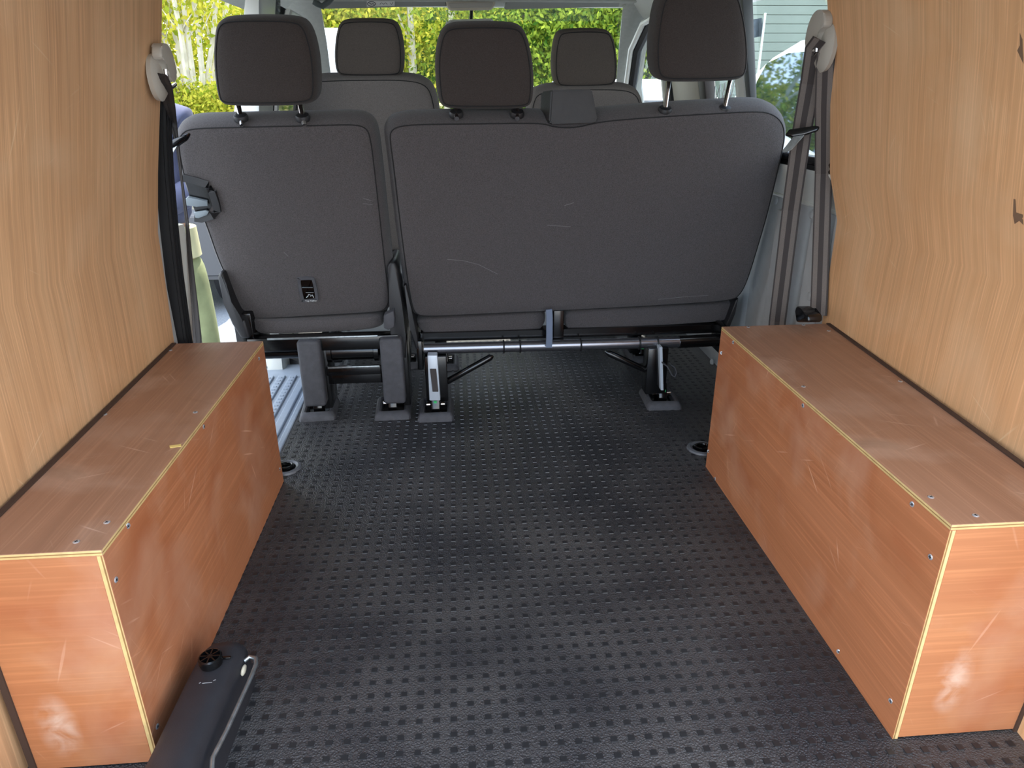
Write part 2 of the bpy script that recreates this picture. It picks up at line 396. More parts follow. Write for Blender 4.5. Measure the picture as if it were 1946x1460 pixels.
WL = lining('wall_left', [(-.706, 0), (-.706, .43), (-.700, .69), (-.675, .83), (-.625, 1.07), (-.598, 1.2), (-.55, 1.415)],
            [(-.752, 0), (-.732, .41), (-.719, .69), (-.693, .826), (-.641, 1.06), (-.616, 1.185), (-.565, 1.415)], (.60, 1.772), -.009, [WALLW, EDGE[1]])
WR = lining('wall_right', [(.893, 0), (.925, .43), (.93, .69), (.90, .806), (.855, 1.07), (.825, 1.2), (.79, 1.415)],
            [(1.0, 0), (.987, .426), (.981, .688), (.941, .806), (.896, 1.07), (.865, 1.2), (.815, 1.415)], (.60, 1.775), .009, [WALLW2, EDGE[1]])
# roof, tailgate, outer skins
def roof():
    bm = NB(); P = [(-.80, 1.30), (-.60, 1.40), (-.3, 1.425), (.11, 1.435), (.5, 1.425), (.82, 1.40), (1.02, 1.30)]
    ys = (.58, 3.2, 3.55); R_ = []
    for y in ys:
        dz = -.03 if y > 3.4 else 0
        R_.append([bm.verts.new((x, y, z+dz)) for x, z in P]+[bm.verts.new((x, y, z+.05+dz)) for x, z in P[::-1]])
    for A, B in zip(R_, R_[1:]):
        for k in range(len(A)): bm.faces.new((A[k], A[(k+1) % len(A)], B[(k+1) % len(A)], B[k]))
    bm.faces.new(R_[0]); bm.faces.new(R_[-1]); return struct('ceiling', bm, HEADL, True)
roof()
struct('trim_1', nbox(-.80, 1.02, .55, .60, 1.36, 1.48, bev=.01), WHITEM)
for i, (xa, xb) in enumerate(((-.82, -.80), (1.02, 1.04))):
    bm = NB(); box(bm, xa, xb, .58, 1.80, -.25, 1.34); struct('wall_outer_%s' % ('left', 'right')[i], bm, WHITEM)
struct('trim_2', nbox(-.80, 1.02, .50, .60, -.25, -.005, bev=.01), RUBBER)
# far box end panels close the space behind the linings
for nm, xa, xb in (('trim_3', -.80, -.735), ('trim_4', .99, 1.02)):
    struct(nm, nbox(xa, xb, 1.772, 1.80, 0, 1.35), TRIM)

# rear pillars close the gap between linings and outer skins at the door opening
for nm, P in (('trim_23', [(-.716, 0), (-.82, -.05), (-.82, 1.36), (-.56, 1.41), (-.608, 1.2), (-.685, .83), (-.710, .69), (-.716, .43)]), ('trim_24', [(.903, 0), (1.04, -.05), (1.04, 1.36), (.80, 1.41), (.835, 1.2), (.91, .806), (.94, .69), (.935, .43)])):
    struct(nm, nprism([(x, .57, z) for x, z in P], (0, .028, 0)), TRIM)
# left: C-pillar rubber seal with ribs, white jamb, sliding-door opening, sill step, B-pillar
def seal_left():
    bm = NB(); P0 = [onX(a, b, c) for a, b, c in ((303, 175, -.672), (304, 260, -.695), (308, 330, -.71), (318, 440, -.725), (327, 520, -.735), (338, 600, -.74), (345, 650, -.74))]
    P0.append(P0[-1]+Vector((0, .0, -.40))); pts = [Vector((-.70, 1.80, 1.36)), Vector((-.70, 1.80, 1.14))]+P0
    strip(bm, pts, .05, .03, (0, 1, 0), 0)
    for dy in (-.016, 0, .016): strip(bm, [p+Vector((.017, dy, 0)) for p in pts], .009, .008, (0, 1, 0), 0)
    struct('trim_5', bm, RUBBER, True)
    bm = NB(); strip(bm, [p+Vector((-.012, .10, 0)) for p in pts[5:]], [.03]+[.06]*(len(pts)-6), .02, (.3, 1, 0)); struct('trim_6', bm, WHITEM, True)
    bm = NB(); strip(bm, [p+Vector((-.022, -.045, 0)) for p in pts[4:]], .06, .02, (.2, 1, 0)); struct('trim_22', bm, TRIM, True)
seal_left()
def sill():
    bm = NB(); box(bm, -.78, -.558, 1.80, 2.72, -.13, -.012, .006)
    o = struct('trim_7', bm, TRIM)
    o['label'] = 'pale grey ribbed plastic door step'
    tm = mat('pale step plastic', (146, 156, 168), .45, 0, .5, .05, 40)
    o.data.materials.clear(); o.data.materials.append(tm)
    for k in range(4):
        x = -.745+k*.043
        mk('step_rib', nbox(x, x+.026, 1.86, 2.58, -.014, -.004, bev=.003), tm, o)
        for j in range(22): pass
    dm = bpy.data.meshes.new('grip_bump'); b = NB(); bmesh.ops.create_cube(b, size=1, matrix=Matrix.Diagonal((.012, .008, .004, 1))); b.to_mesh(dm); b.free(); dm.materials.append(tm)
    for k in range(3):
        for j in range(24): inst(dm, 'grip_bump', o, (-.732+k*.043, 1.88+j*.029, -.002))
    mk('step_lip', nbox(-.572, -.552, 1.86, 2.68, -.012, .004, bev=.004), tm, o)
sill()
# left B pillar with ribbed black seal, upper rail, cab door
def left_front():
    bm = NB(); prism(bm, [(-.70, 2.66, -.2), (-.775, 2.66, -.2), (-.775, 2.66, .85), (-.655, 2.66, 1.32), (-.60, 2.66, 1.32), (-.69, 2.66, .85)], (0, .20, 0), .012); struct('trim_8', bm, WHITEM, True)
    b = struct('trim_9', nprism([(-.712, 2.868, .0), (-.75, 2.868, .0), (-.745, 2.868, .85), (-.64, 2.868, 1.31), (-.605, 2.868, 1.31), (-.70, 2.868, .85)], (0, .07, 0), .006), RUBBER, True)
    rm = bpy.data.meshes.new('seal_rib'); q = NB(); bmesh.ops.create_cube(q, size=1, matrix=Matrix.Diagonal((.012, .030, .009, 1))); q.to_mesh(rm); q.free()
    rm.materials.append(mat('grey rubber rib', (96, 98, 104), .5))
    for k in range(20):
        z = .93+k*.019; x = -.70+(z-.85)/(1.31-.85)*.095 if z > .85 else -.70
        inst(rm, 'seal_rib', b, (x-.001, 2.90, z))
    struct('trim_10', nprism([(-.80, 1.80, 1.345), (-.72, 1.80, 1.38), (-.58, 1.80, 1.41), (-.56, 1.80, 1.39), (-.66, 1.80, 1.355)], (0, 1.8, 0), .008), WHITEM, True)
    d = struct('door_1', nprism([(-.73, 2.95, -.15), (-.80, 2.95, -.15), (-.80, 2.95, .80), (-.77, 2.95, .86), (-.71, 2.95, .86)], (0, .95, 0), .01), TRIM, True)
    # slim inner window frame of the cab door
    pts = [Vector(p) for p in ((-.735, 2.97, .86), (-.66, 2.99, 1.20), (-.64, 3.06, 1.285), (-.645, 3.3, 1.285), (-.69, 3.62, 1.1), (-.74, 3.9, .87))]
    mk('window_frame', ntube(pts, .018, 8), RUBBER, d, True)
    mk('window_frame', ntube([p+Vector((.03, .015, -.004)) for p in pts], .014, 8), WHITEM, d, True)
    bm = NB(); f = [bm.verts.new(p) for p in pts]; bm.faces.new(f); mk('pane', bm, GLASS, d)
left_front()
def windscreen():
    # A pillars
    for nm, A in (('trim_11', [(-.60, 3.42, 1.385), (-.575, 3.52, 1.34), (-.585, 3.72, 1.21), (-.615, 3.95, 1.06), (-.68, 4.12, .85)]),
                  ('trim_12', [(.82, 3.36, 1.40), (.79, 3.52, 1.33), (.82, 3.74, 1.18), (.86, 3.95, 1.02), (.93, 4.12, .85)])):
        s = -1 if A[0][0] < 0 else 1; bm = NB()
        strip(bm, [Vector(p)+Vector((s*.055, -.03, .015)) for p in A], [.17, .15, .13, .13, .14], .05, (1, -.25*s, 0)); struct(nm, bm, HEADL, True)
    bm = NB(); box(bm, -.66, .87, 3.36, 3.62, 1.352, 1.40, .012, 3); struct('trim_13', bm, HEADL, True)
    bm = NB(); v = [bm.verts.new(p) for p in ((-.62, 3.56, 1.36), (.84, 3.56, 1.36), (.95, 4.22, .82), (-.73, 4.22, .82))]; bm.faces.new(v); struct('window_1', bm, GLASS)
    # dashboard
    bm = NB(); prism(bm, [(-.74, 3.75, .3), (-.74, 3.72, .70), (-.74, 3.80, .80), (-.74, 4.25, .82), (-.74, 4.25, .3)], (1.70, 0, 0), .02, 3); struct('trim_14', bm, PLAST, True)
windscreen()
# right side: lower trim, upper metal panel, window seal, panes, pillars
def right_side():
    def prof(z): return 1.0 if z < .70 else (1.0-(z-.70)*.16 if z < .83 else .979-(z-.83)*.21)
    bm = NB(); box(bm, 1.0, 1.02, 1.80, 3.15, -.02, .695, .004)
    RIBS = ((1.83, 1.93, .018), (2.02, 2.16, .014), (2.3, 2.7, .012))
    for y0, y1, d in RIBS: prism(bm, [(1.0, y0, .04), (1.0-d, y0+.02, .04), (1.0-d, y1-.02, .04), (1.0, y1, .04)], (0, 0, .62), .004)
    o = struct('wall_right_trim', bm, TRIM, True)
    rv = bpy.data.meshes.new('rivet'); b = NB(); lathe(b, (0, 0, 0), [(.013, .002), (.0125, -.003), (.008, -.006), (.001, -.0065)], 14, 'X'); b.to_mesh(rv); b.free(); rv.materials.append(TRIM)
    for u, v, x in ((1475, 381, .998), (1543, 407, .998), (1573, 416, .982), (1526, 551, .998), (1540, 563, .998), (1353, 688, .998), (1372, 640, .99)):
        p = onX(u, v, x); x = next((1.0-d for y0, y1, d in RIBS if y0+.01 < p.y < y1-.01), 1.0); inst(rv, 'rivet', o, onX(u, v, x))
    mk('moulding', ntube([(1.0, 1.79, .70), (1.0, 2.3, .70), (1.0, 3.15, .70)], .006, 8), WHITEM, o, True)
    bm = NB(); prism(bm, [(1.0, 1.79, .70), (1.03, 1.79, .70), (1.01, 1.79, .80), (.96, 1.79, .80), (.975, 1.79, .77)], (0, 1.36, 0), .006); struct('trim_15', bm, WHITEM, True)
    bm = NB()
    for zz, r in ((.806, .011), (.824, .013)):
        tube(bm, [(prof(zz)-.012, 1.79, zz), (prof(zz)-.012, 2.75, zz)], r, 10)
    struct('trim_16', bm, GLOSSB, True)
    # pillars
    def pillar(nm, y0, y1, m_, dx=.03):
        struct(nm, nprism([(.962, y0, .81), (.962+dx, y0, .81), (.872+dx, y0, 1.32), (.85, y0, 1.32)], (0, y1-y0, 0), .006), m_, True)
    pillar('trim_17', 2.305, 2.345, mat('dark grey pillar', (74, 78, 80), .5), .015); pillar('trim_18', 2.725, 2.80, mat('dark pillar seal', (58, 52, 50), .5))
    pillar('trim_19', 2.80, 3.14, GUIDE, .06); pillar('trim_20', 2.355, 2.43, WHITEM)
    struct('trim_21', nprism([(1.02, 1.79, 1.27), (.94, 1.79, 1.34), (.80, 1.79, 1.395), (.78, 1.79, 1.37), (.87, 1.79, 1.30)], (0, 1.8, 0), .008), WHITEM, True)
    for nm, y0, y1 in (('window_2', 1.70, 2.29), ('window_3', 2.35, 2.73)):
        bm = NB(); v = [bm.verts.new(p) for p in ((.985, y0, .815), (.985, y1, .815), (.89, y1, 1.31), (.89, y0, 1.31))]; bm.faces.new(v); o = struct(nm, bm, GLASS)
        if y0 > 2:
            mt = Matrix.Translation((.945, 2.60, .985)) @ Matrix(((0, 0, 1, 0), (1, 0, 0, 0), (0, 1, 0, 0), (0, 0, 0, 1))) @ Matrix.Rotation(radians(-6), 4, 'Z')
            text_mesh('lettering', "VAN", .10, mt, mat('painted white reflection', (205, 212, 212), .4), o, .0004)  # mirrored letters modelled on the pane in place of a reflection
    # cab door
    d = struct('door_2', nprism([(.93, 3.15, -.15), (1.03, 3.15, -.15), (1.03, 3.15, .80), (1.0, 3.15, .86), (.92, 3.15, .86)], (0, .8, 0), .01), TRIM, True)
    pts = [Vector(p) for p in ((.955, 3.17, .86), (.90, 3.19, 1.20), (.885, 3.26, 1.285), (.88, 3.42, 1.275), (.875, 3.60, 1.18), (.90, 3.78, 1.0), (.94, 3.88, .87))]
    mk('window_frame', ntube(pts, .020, 8), RUBBER, d, True)
    mk('window_frame', ntube([p+Vector((-.03, .012, 0)) for p in pts], .013, 8), WHITEM, d, True)
    bm = NB(); bm.faces.new([bm.verts.new(p) for p in pts]); mk('pane', bm, GLASS, d)
right_side()

# ------------------------------------------------------------------ WHEEL-ARCH BOXES
def panel(name, pts, vec, face, axis, parent):
    bm = NB(); prism(bm, pts, vec); bm.normal_update()
    for f in bm.faces: f.material_index = 0 if abs(f.normal[axis]) > .7 else 1
    bmesh.ops.bevel(bm, geom=bm.edges[:], offset=.0006, segments=1, affect='EDGES')
    return mk(name, bm, [face, EDGE[axis]], parent)
SM = bpy.data.meshes.new('screw'); _b = NB(); lathe(_b, (0, 0, 0), [(.0048, -.001), (.0048, .0004), (.0036, .0012), (.0008, .0009)], 12)
for a in (0, pi/2):
    r = bmesh.ops.create_cube(_b, size=1, matrix=Matrix.Rotation(a+.4, 4, 'Z') @ Matrix.Translation((0, 0, .0012)) @ Matrix.Diagonal((.005, .0011, .0006, 1)))
    for f in {f for v in r['verts'] for f in v.link_faces}: f.material_index = 1
_b.to_mesh(SM); _b.free(); SM.materials.append(SCREW); SM.materials.append(mat('screw slot', (60, 60, 62), .5, .5))
def arch_box(label, xi0, xi1, xo0, xo1, y0, y1, h, s, tops, sides):
    """xi inner x near/far, xo outer x near/far, s = +1 when the box lies to the right"""
    t = thing('wheel_arch_box', label, 'wooden box', ((xi0+xo0)/2, (y0+y1)/2, 0), 'plywood wheel arch boxes')
    T = .0095
    panel('top_panel', [(xi0, y0, h-T), (xo0, y0, h-T), (xo1, y1, h-T), (xi1, y1, h-T)], (0, 0, T), TOPW, 2, t)
    panel('side_panel', [(xi0, y0, 0), (xi1, y1, 0), (xi1, y1, h-T), (xi0, y0, h-T)], (s*T, 0, 0), SIDEW, 0, t)
    xn = xi0+s*T; xf = xi1+s*T
    panel('end_panel', [(xn, y0, .004), (xo0, y0, .004), (xo0, y0, h-T), (xn, y0, h-T)], (0, T, 0), ENDWS[s > 0], 1, t)
    panel('end_panel', [(xf, y1-T, .0), (xo1, y1-T, .0), (xo1, y1-T, h-T), (xf, y1-T, h-T)], (0, T, 0), ENDWS[s > 0], 1, t)
    for u, v in tops: inst(SM, 'screw', t, onZ(u, v, h), (0, 0, random.random()*3))
    for u, v in sides:
        p = onX(u, v, (xi0+xi1)/2); k = (p.y-y0)/(y1-y0); p.x = xi0+(xi1-xi0)*k
        inst(SM, 'screw', t, p, (random.random(), -s*pi/2, 0))
    return t
bl = arch_box('long plywood wheel arch box on the left, beside the black latch arm', -.508, -.504, -.698, -.722, .8595, 1.752, .413, -1,
         [(145, 1030), (203, 993), (324, 666), (199, 788), (371, 784)], [(245, 1000), (387, 811), (490, 682), (505, 699), (530, 892), (223, 1102), (301, 1381)])
br = arch_box('long plywood wheel arch box on the right, under the striped seat belt', (.694), .690, .908, .978, .806, 1.734, .422, 1,
         [(1711, 725), (1854, 980), (1769, 945), (1527, 735), (1575, 629), (1527, 618), (1422, 622)],
         [(1395, 651), (1373, 671), (1526, 771), (1348, 858), (1732, 959), (1360, 910), (1766, 1059), (1691, 1333), (1593, 1239)])
mk('torn_splinter', nprism([onZ(u, v, .4135) for u, v in ((322, 848), (344, 845), (345, 849), (323, 852))], (0, 0, .001)), mat('raw splinter', (226, 200, 120), .8), bl)
for o_, pts in ((WL, (293, 470)), (WR, (1597, 439))):
    p = onY(pts[0], pts[1], 1.755); inst(SM, 'screw', o_, p, (0, -pi/2 if p.x > 0 else pi/2, 0))
from mathutils.bvhtree import BVHTree
def onmesh(o, u, v, lift=.0008):
    t_ = BVHTree.FromPolygons([q.co for q in o.data.vertices], [p.vertices for p in o.data.polygons]); h, nn, i, d = t_.ray_cast(CAMPOS, ray(u, v)); d_ = (CAMPOS-h).normalized(); return h+d_*lift
for px in ([(1926, 378), (1930, 379), (1931, 404), (1944, 408), (1945, 428), (1937, 420), (1928, 426), (1925, 410)], [(1938, 62), (1943, 75), (1945, 122), (1938, 107), (1933, 96), (1938, 86)]):
    bm = NB(); bm.faces.new([bm.verts.new(onmesh(WR, u, v)) for u, v in px]); mk('dark_stain', bm, mat('dark stain', (120, 92, 70), .7), WR)
# dark caulk lines where the box tops meet the linings
for o_, A, B in ((bl, (-.700, .87, .4145), (-.7235, 1.75, .4145)), (br, (.914, .82, .4235), (.980, 1.73, .4235))):
    bm = NB(); strip(bm, [A, B], .010, .003, (1, 0, 0)); mk('caulk_line', bm, DARKGAP, o_)
for o_, A, B in ((bl, (-.700, .8585, .0), (-.700, .8585, .41)), (br, (.910, .805, .0), (.926, .805, .42))):
    bm = NB(); strip(bm, [A, B], .010, .004, (1, 0, 0)); mk('caulk_line', bm, DARKGAP, o_)

# ------------------------------------------------------------------ SEATS OF THE SECOND ROW
FB = Frame((0, 2.19, .36), 13.5)
FH = Frame((0, 2.055, .97), 8)
def outline(fr, px, it=2): return chaikin([fr.loc(u, v) for u, v in px], it)
BACKL = [(0, -.004, .86), (0, -.0045, .93), (-.004, -.0025, 1), (0, 0, 1), (.005, .005, 1), (.013, .020, 1), (.019, .042, 1), (.021, .062, 1), (.019, .085, 1), (.010, .108, 1), (0, .118, .98), (0, .122, .85)]
HEADLAY = [(0, -.007, .72), (0, -.005, .9), (-.003, -.002, 1), (0, 0, 1), (.006, .006, 1), (.011, .022, 1), (.013, .050, 1), (.012, .080, 1), (.003, .103, 1), (-.006, .110, .94), (0, .114, .7)]
def headrest(t, fr, px, posts, zc, yc, fab=FABRIC2, dep=HEADLAY, pr=.0066, collar=.019, shrink=.005, dy=.035):
    o = offset_poly(outline(fr, px), -shrink); h = mk('headrest', puff(fr, o, dep), fab, t, 'all'); seam(fr, o, h)
    low = min(b for a, b in o)
    for (u0, v0, u1, v1) in posts:
        a = onY(u0, v0, yc-.008); b = onY(u1, v1, yc-dy); d = (a-b).normalized()
        mk('post', ntube([b-d*.03, b, (a+b)/2, a, a+d*.05], pr, 12), CHROME, h, True)
        bm = NB(); lathe(bm, (0, 0, 0), [(collar*.55, -.012), (collar, -.010), (collar*1.05, -.003), (collar*.9, .004), (collar*.5, .006)], 20)
        bm.transform(Matrix.Translation(b) @ Matrix.Rotation(radians(24), 4, 'X')); mk('collar', bm, PLAST, t, True)
    return h
def cushion(t, px, y, depth, mt=FABRIC, name='seat_cushion'):
    fr = Frame((0, y, .3), 0); o = outline(fr, px)
    return mk(name, puff(fr, o, [(0, -.006, .8), (-.003, -.003, 1), (0, .004, 1), (.004, .02, 1), (.004, depth-.03, 1), (-.01, depth, 1), (0, depth, .8)]), mt, t, 'all')
def foot(t, u, v, y=None, rot=0, sc=1.0):
    """floor anchor: sloped plastic frame round an open well with the latch hook and bolts inside"""
    c = onZ(u, v, 0); mz = Matrix.Translation(c) @ Matrix.Rotation(radians(rot), 4, 'Z') @ Matrix.Scale(sc, 4)
    bm = NB(); prof = [(.060, .080, 0), (.058, .078, .012), (.050, .068, .024), (.043, .060, .026), (.038, .054, .022), (.036, .050, .003)]; R_ = []
    for a, b, z in prof:
        o = chaikin([(-a, -b), (-a*.55, -b*1.0), (a*.55, -b), (a, -b), (a, -b*.6), (a, b*.6), (a, b), (a*.5, b), (-a*.5, b), (-a, b), (-a, b*.6), (-a, -b*.6)], 1)
        R_.append([bm.verts.new(mz @ Vector((p, q, z))) for p, q in o])
    for A, B in zip(R_, R_[1:]):
        for k in range(len(A)): bm.faces.new((A[k], A[(k+1) % len(A)], B[(k+1) % len(A)], B[k]))
    f = mk('floor_anchor', bm, PLASTG, t, True)
    bm = NB(); bm.faces.new([bm.verts.new(mz @ Vector((a, b, .004))) for a, b in ((-.036, -.05), (.036, -.05), (.036, .05), (-.036, .05))]); mk('well', bm, GLOSSB, f)
    bm = NB(); prism(bm, [mz @ Vector(p) for p in ((-.014, -.035, .006), (-.014, -.042, .028), (-.014, -.025, .075), (-.014, .03, .075), (-.014, .035, .006))], mz.to_3x3() @ Vector((.028, 0, 0)), .003); mk('latch_hook', bm, GLOSSB, f, True)
    for k in (-1, 1): mk('bolt', nlathe(mz @ Vector((k*.024, -.012, .034)), [(.006, -.008), (.008, -.006), (.008, .006), (.006, .008)], 10, 'X'), CHROME, f, True)
    mk('latch_mark', nbox(c.x-.005, c.x+.005, c.y-.0405*sc, c.y-.036*sc, .050*sc, .058*sc), mat('green latch mark', (70, 190, 110), .4), f)
    return f
def scuffs(t, lines, r=.0007):
    for l in lines: mk('scuff', ntube([FB.P(*FB.loc(u, v), -.0045) for u, v in l], r, 5), mat('pale scuff', (112, 110, 110), .9), t)
def single_seat():
    t = thing('single_seat', 'charcoal fabric single rear seat with side release handle, beside the open sliding door', 'car seat', (-.45, 2.2, 0))
    px = [(340, 268), (346, 254), (362, 245), (430, 243), (520, 241), (610, 239), (672, 237), (696, 243), (704, 264), (712, 330), (722, 420), (733, 520), (739, 568), (734, 586), (718, 593),
          (600, 599), (510, 605), (474, 604), (458, 592), (446, 560), (432, 528), (414, 488), (398, 440), (384, 404), (366, 380), (352, 340), (343, 300)]
    o = outline(FB, px); b = mk('backrest', puff(FB, o, BACKL), FABRIC, t, 'all'); seam(FB, o, b)
    headrest(t, FH, [(406, 120), (409, 60), (418, 42), (440, 37), (500, 36), (556, 38), (578, 48), (592, 90), (598, 140), (598, 180), (590, 194), (560, 198), (500, 199), (440, 199), (420, 196), (413, 180)],
             [(452, 196, 457, 221), (570, 196, 575, 221)], .93, 2.105)
    # release handle
    fr = FB; hz = [(350, 336), (372, 341), (395, 349), (405, 362), (412, 384), (415, 398), (406, 408), (385, 414), (372, 412)]
    P = [fr.P(*fr.loc(u, v), -.008) for u, v in hz]; bm = NB(); strip(bm, P, .020, .014, [(.2, 0, -1), (.2, 0, -1), (.5, 0, -1), (1, 0, -.3), (1, 0, 0), (1, 0, .2), (.4, 0, 1), (0, 0, 1), (0, 0, 1)])
    hb = mk('handle_bezel', bm, PLAST, t, True)
    mk('recess', nprism([fr.P(*fr.loc(u, v), -.0055) for u, v in ((354, 342), (392, 352), (404, 390), (396, 402), (374, 406), (362, 376))], fr.en*.004), GLOSSB, hb)
    mk('release_lever', nprism([fr.P(*fr.loc(u, v), -.016) for u, v in ((354, 376), (360, 370), (378, 376), (396, 378), (398, 388), (376, 389), (357, 387))], fr.en*.010, .002), mat('grey lever plastic', (122, 132, 138), .35), hb, True)
    mk('handle_lip', nprism([fr.P(*fr.loc(u, v), -.017) for u, v in ((371, 400), (394, 396), (400, 399), (396, 405), (380, 411), (374, 410))], fr.en*.009, .002), mat('grey lever plastic', (122, 132, 138), .35), hb, True)
    # top tether socket
    q = chaikin([fr.loc(u, v) for u, v in ((564, 528), (568, 525), (594, 524), (600, 528), (607, 566), (604, 571), (577, 573), (572, 570))], 1)
    def ring(off, dep): return [fr.P(a, b_, dep) for a, b_ in offset_poly(q, off)]
    bm = NB(); R_ = [[bm.verts.new(p) for p in ring(*s)] for s in ((0, -.004), (-.001, -.008), (-.010, -.008), (-.0105, -.0045))]
    for A, B in zip(R_, R_[1:]):
        for k in range(len(A)): bm.faces.new((A[k], A[(k+1) % len(A)], B[(k+1) % len(A)], B[k]))
    tb = mk('tether_bezel', bm, PLASTG, t, True)
    bm = NB(); bm.faces.new([bm.verts.new(p) for p in ring(-.0105, -.0052)]); mk('socket', bm, GLOSSB, tb)
    for (u0, v0, u1, v1) in ((575, 544, 595, 544), (582, 553.5, 597, 553.5)):
        a, c = fr.loc(u0, v0), fr.loc(u1, v1); mk('tether_bar', ntube([fr.P(*a, -.009), fr.P(*c, -.009)], .0012, 6), STEEL, tb)
    a = fr.loc(592, 569.5)
    def mt(a, dep): return Matrix(((fr.ex.x, fr.eh.x, -fr.en.x, 0), (fr.ex.y, fr.eh.y, -fr.en.y, 0), (fr.ex.z, fr.eh.z, -fr.en.z, 0), (0, 0, 0, 1))) if a is None else Matrix.Translation(fr.P(*a, dep)) @ mt(None, 0)
    wt = mat('white print', (225, 228, 228), .5)
    text_mesh('lettering', 'Top Tether', .0075, mt(a, -.0085), wt, tb)
    ic = [fr.P(*fr.loc(u, v), -.0085) for u, v in ((583, 563), (586, 561), (587, 557.5), (590, 557.5), (591, 561), (594, 558), (597, 563))]
    mk('tether_icon', ntube(ic, .0009, 6), wt, tb)
    # cushion, side covers, frame
    cushion(t, [(476, 606), (500, 608), (600, 606), (700, 600), (724, 600), (728, 612), (722, 622), (690, 628), (560, 634), (500, 636), (484, 628)], 2.185, .50)
    def cover(name, px, y, d, m_=PLAST, bev=.008): return mk(name, nprism([onY(u, v, y) for u, v in px], (0, d, 0), bev, 3), m_, t, True)
    cover('side_cover', [(413, 528), (417, 517), (424, 518), (430, 540), (440, 575), (450, 600), (466, 610), (476, 644), (458, 644), (440, 616), (424, 576)], 2.12, .24)
    cover('side_cover', [(735, 510), (740, 499), (750, 498), (757, 516), (764, 580), (771, 640), (772, 684), (760, 676), (742, 664), (741, 612), (739, 560)], 2.14, .20)
    cover('recline_lever', [(729, 600), (748, 591), (750, 606), (749, 622), (738, 628), (729, 624)], 2.105, .04, PLASTG, .004)
    mk('belt_loop', ntube([onY(u, v, 2.30) for u, v in ((773, 560), (775, 610), (770, 660), (766, 700))], .004, 6), WEBD, t, True)
    mk('hinge_bracket', nbox(-.70, -.645, 2.15, 2.40, .24, .37, bev=.004), GLOSSB, t, True)
    mk('frame_rail', nbox(-.665, -.195, 2.135, 2.185, .245, .292, bev=.006), GLOSSB, t, True)
    mk('rail_edge', nbox(-.60, -.26, 2.130, 2.137, .288, .294, bev=.001), STEEL, t, True)
    mk('cross_tube', ntube([(-.70, 2.19, .222), (-.2, 2.19, .222)], .016, 14), GLOSSB, t, True)
    for x in (-.508, -.254):
        bm = NB(); box(bm, x, x+.070, 2.105, 2.165, .066, .288, .010, 3); mk('leg', bm, PLASTG, t, True)
        mk('leg_bracket', nbox(x+.058, x+.082, 2.15, 2.26, .04, .28, bev=.004), GLOSSB, t, True)
    bm = NB(); lathe(bm, (-.43, 2.17, .232), [(.02, 0), (.036, .004), (.036, .018), (.030, .02), (.030, .15), (.036, .152), (.036, .166), (.02, .17)], 20, 'X'); mk('recliner_barrel', bm, GLOSSB, t, True)
    mk('link_bar', nbox(-.432, -.258, 2.135, 2.150, .160, .190, bev=.003), GLOSSB, t, True)
    mk('link_edge', nbox(-.425, -.262, 2.131, 2.136, .186, .192, bev=.001), STEEL, t, True)
    mk('link_bar', nbox(-.432, -.258, 2.15, 2.17, .125, .165, bev=.003), GLOSSB, t, True)
    foot(t, 608, 782, rot=4); foot(t, 748, 780, rot=2)
    for (u, v) in ((775, 690),): foot(t, u, v, rot=0, sc=.9)
    # rear pair of the seat's own legs, in shade further forward
    mk('leg', nbox(-.235, -.195, 2.60, 2.66, .03, .28, bev=.006), GLOSSB, t, True); mk('leg', nbox(-.50, -.46, 2.60, 2.66, .03, .28, bev=.006), GLOSSB, t, True)
    scuffs(t, [[(690, 376), (706, 380)], [(690, 386), (708, 388)], [(540, 478), (548, 486)]])
    return t
single_seat()
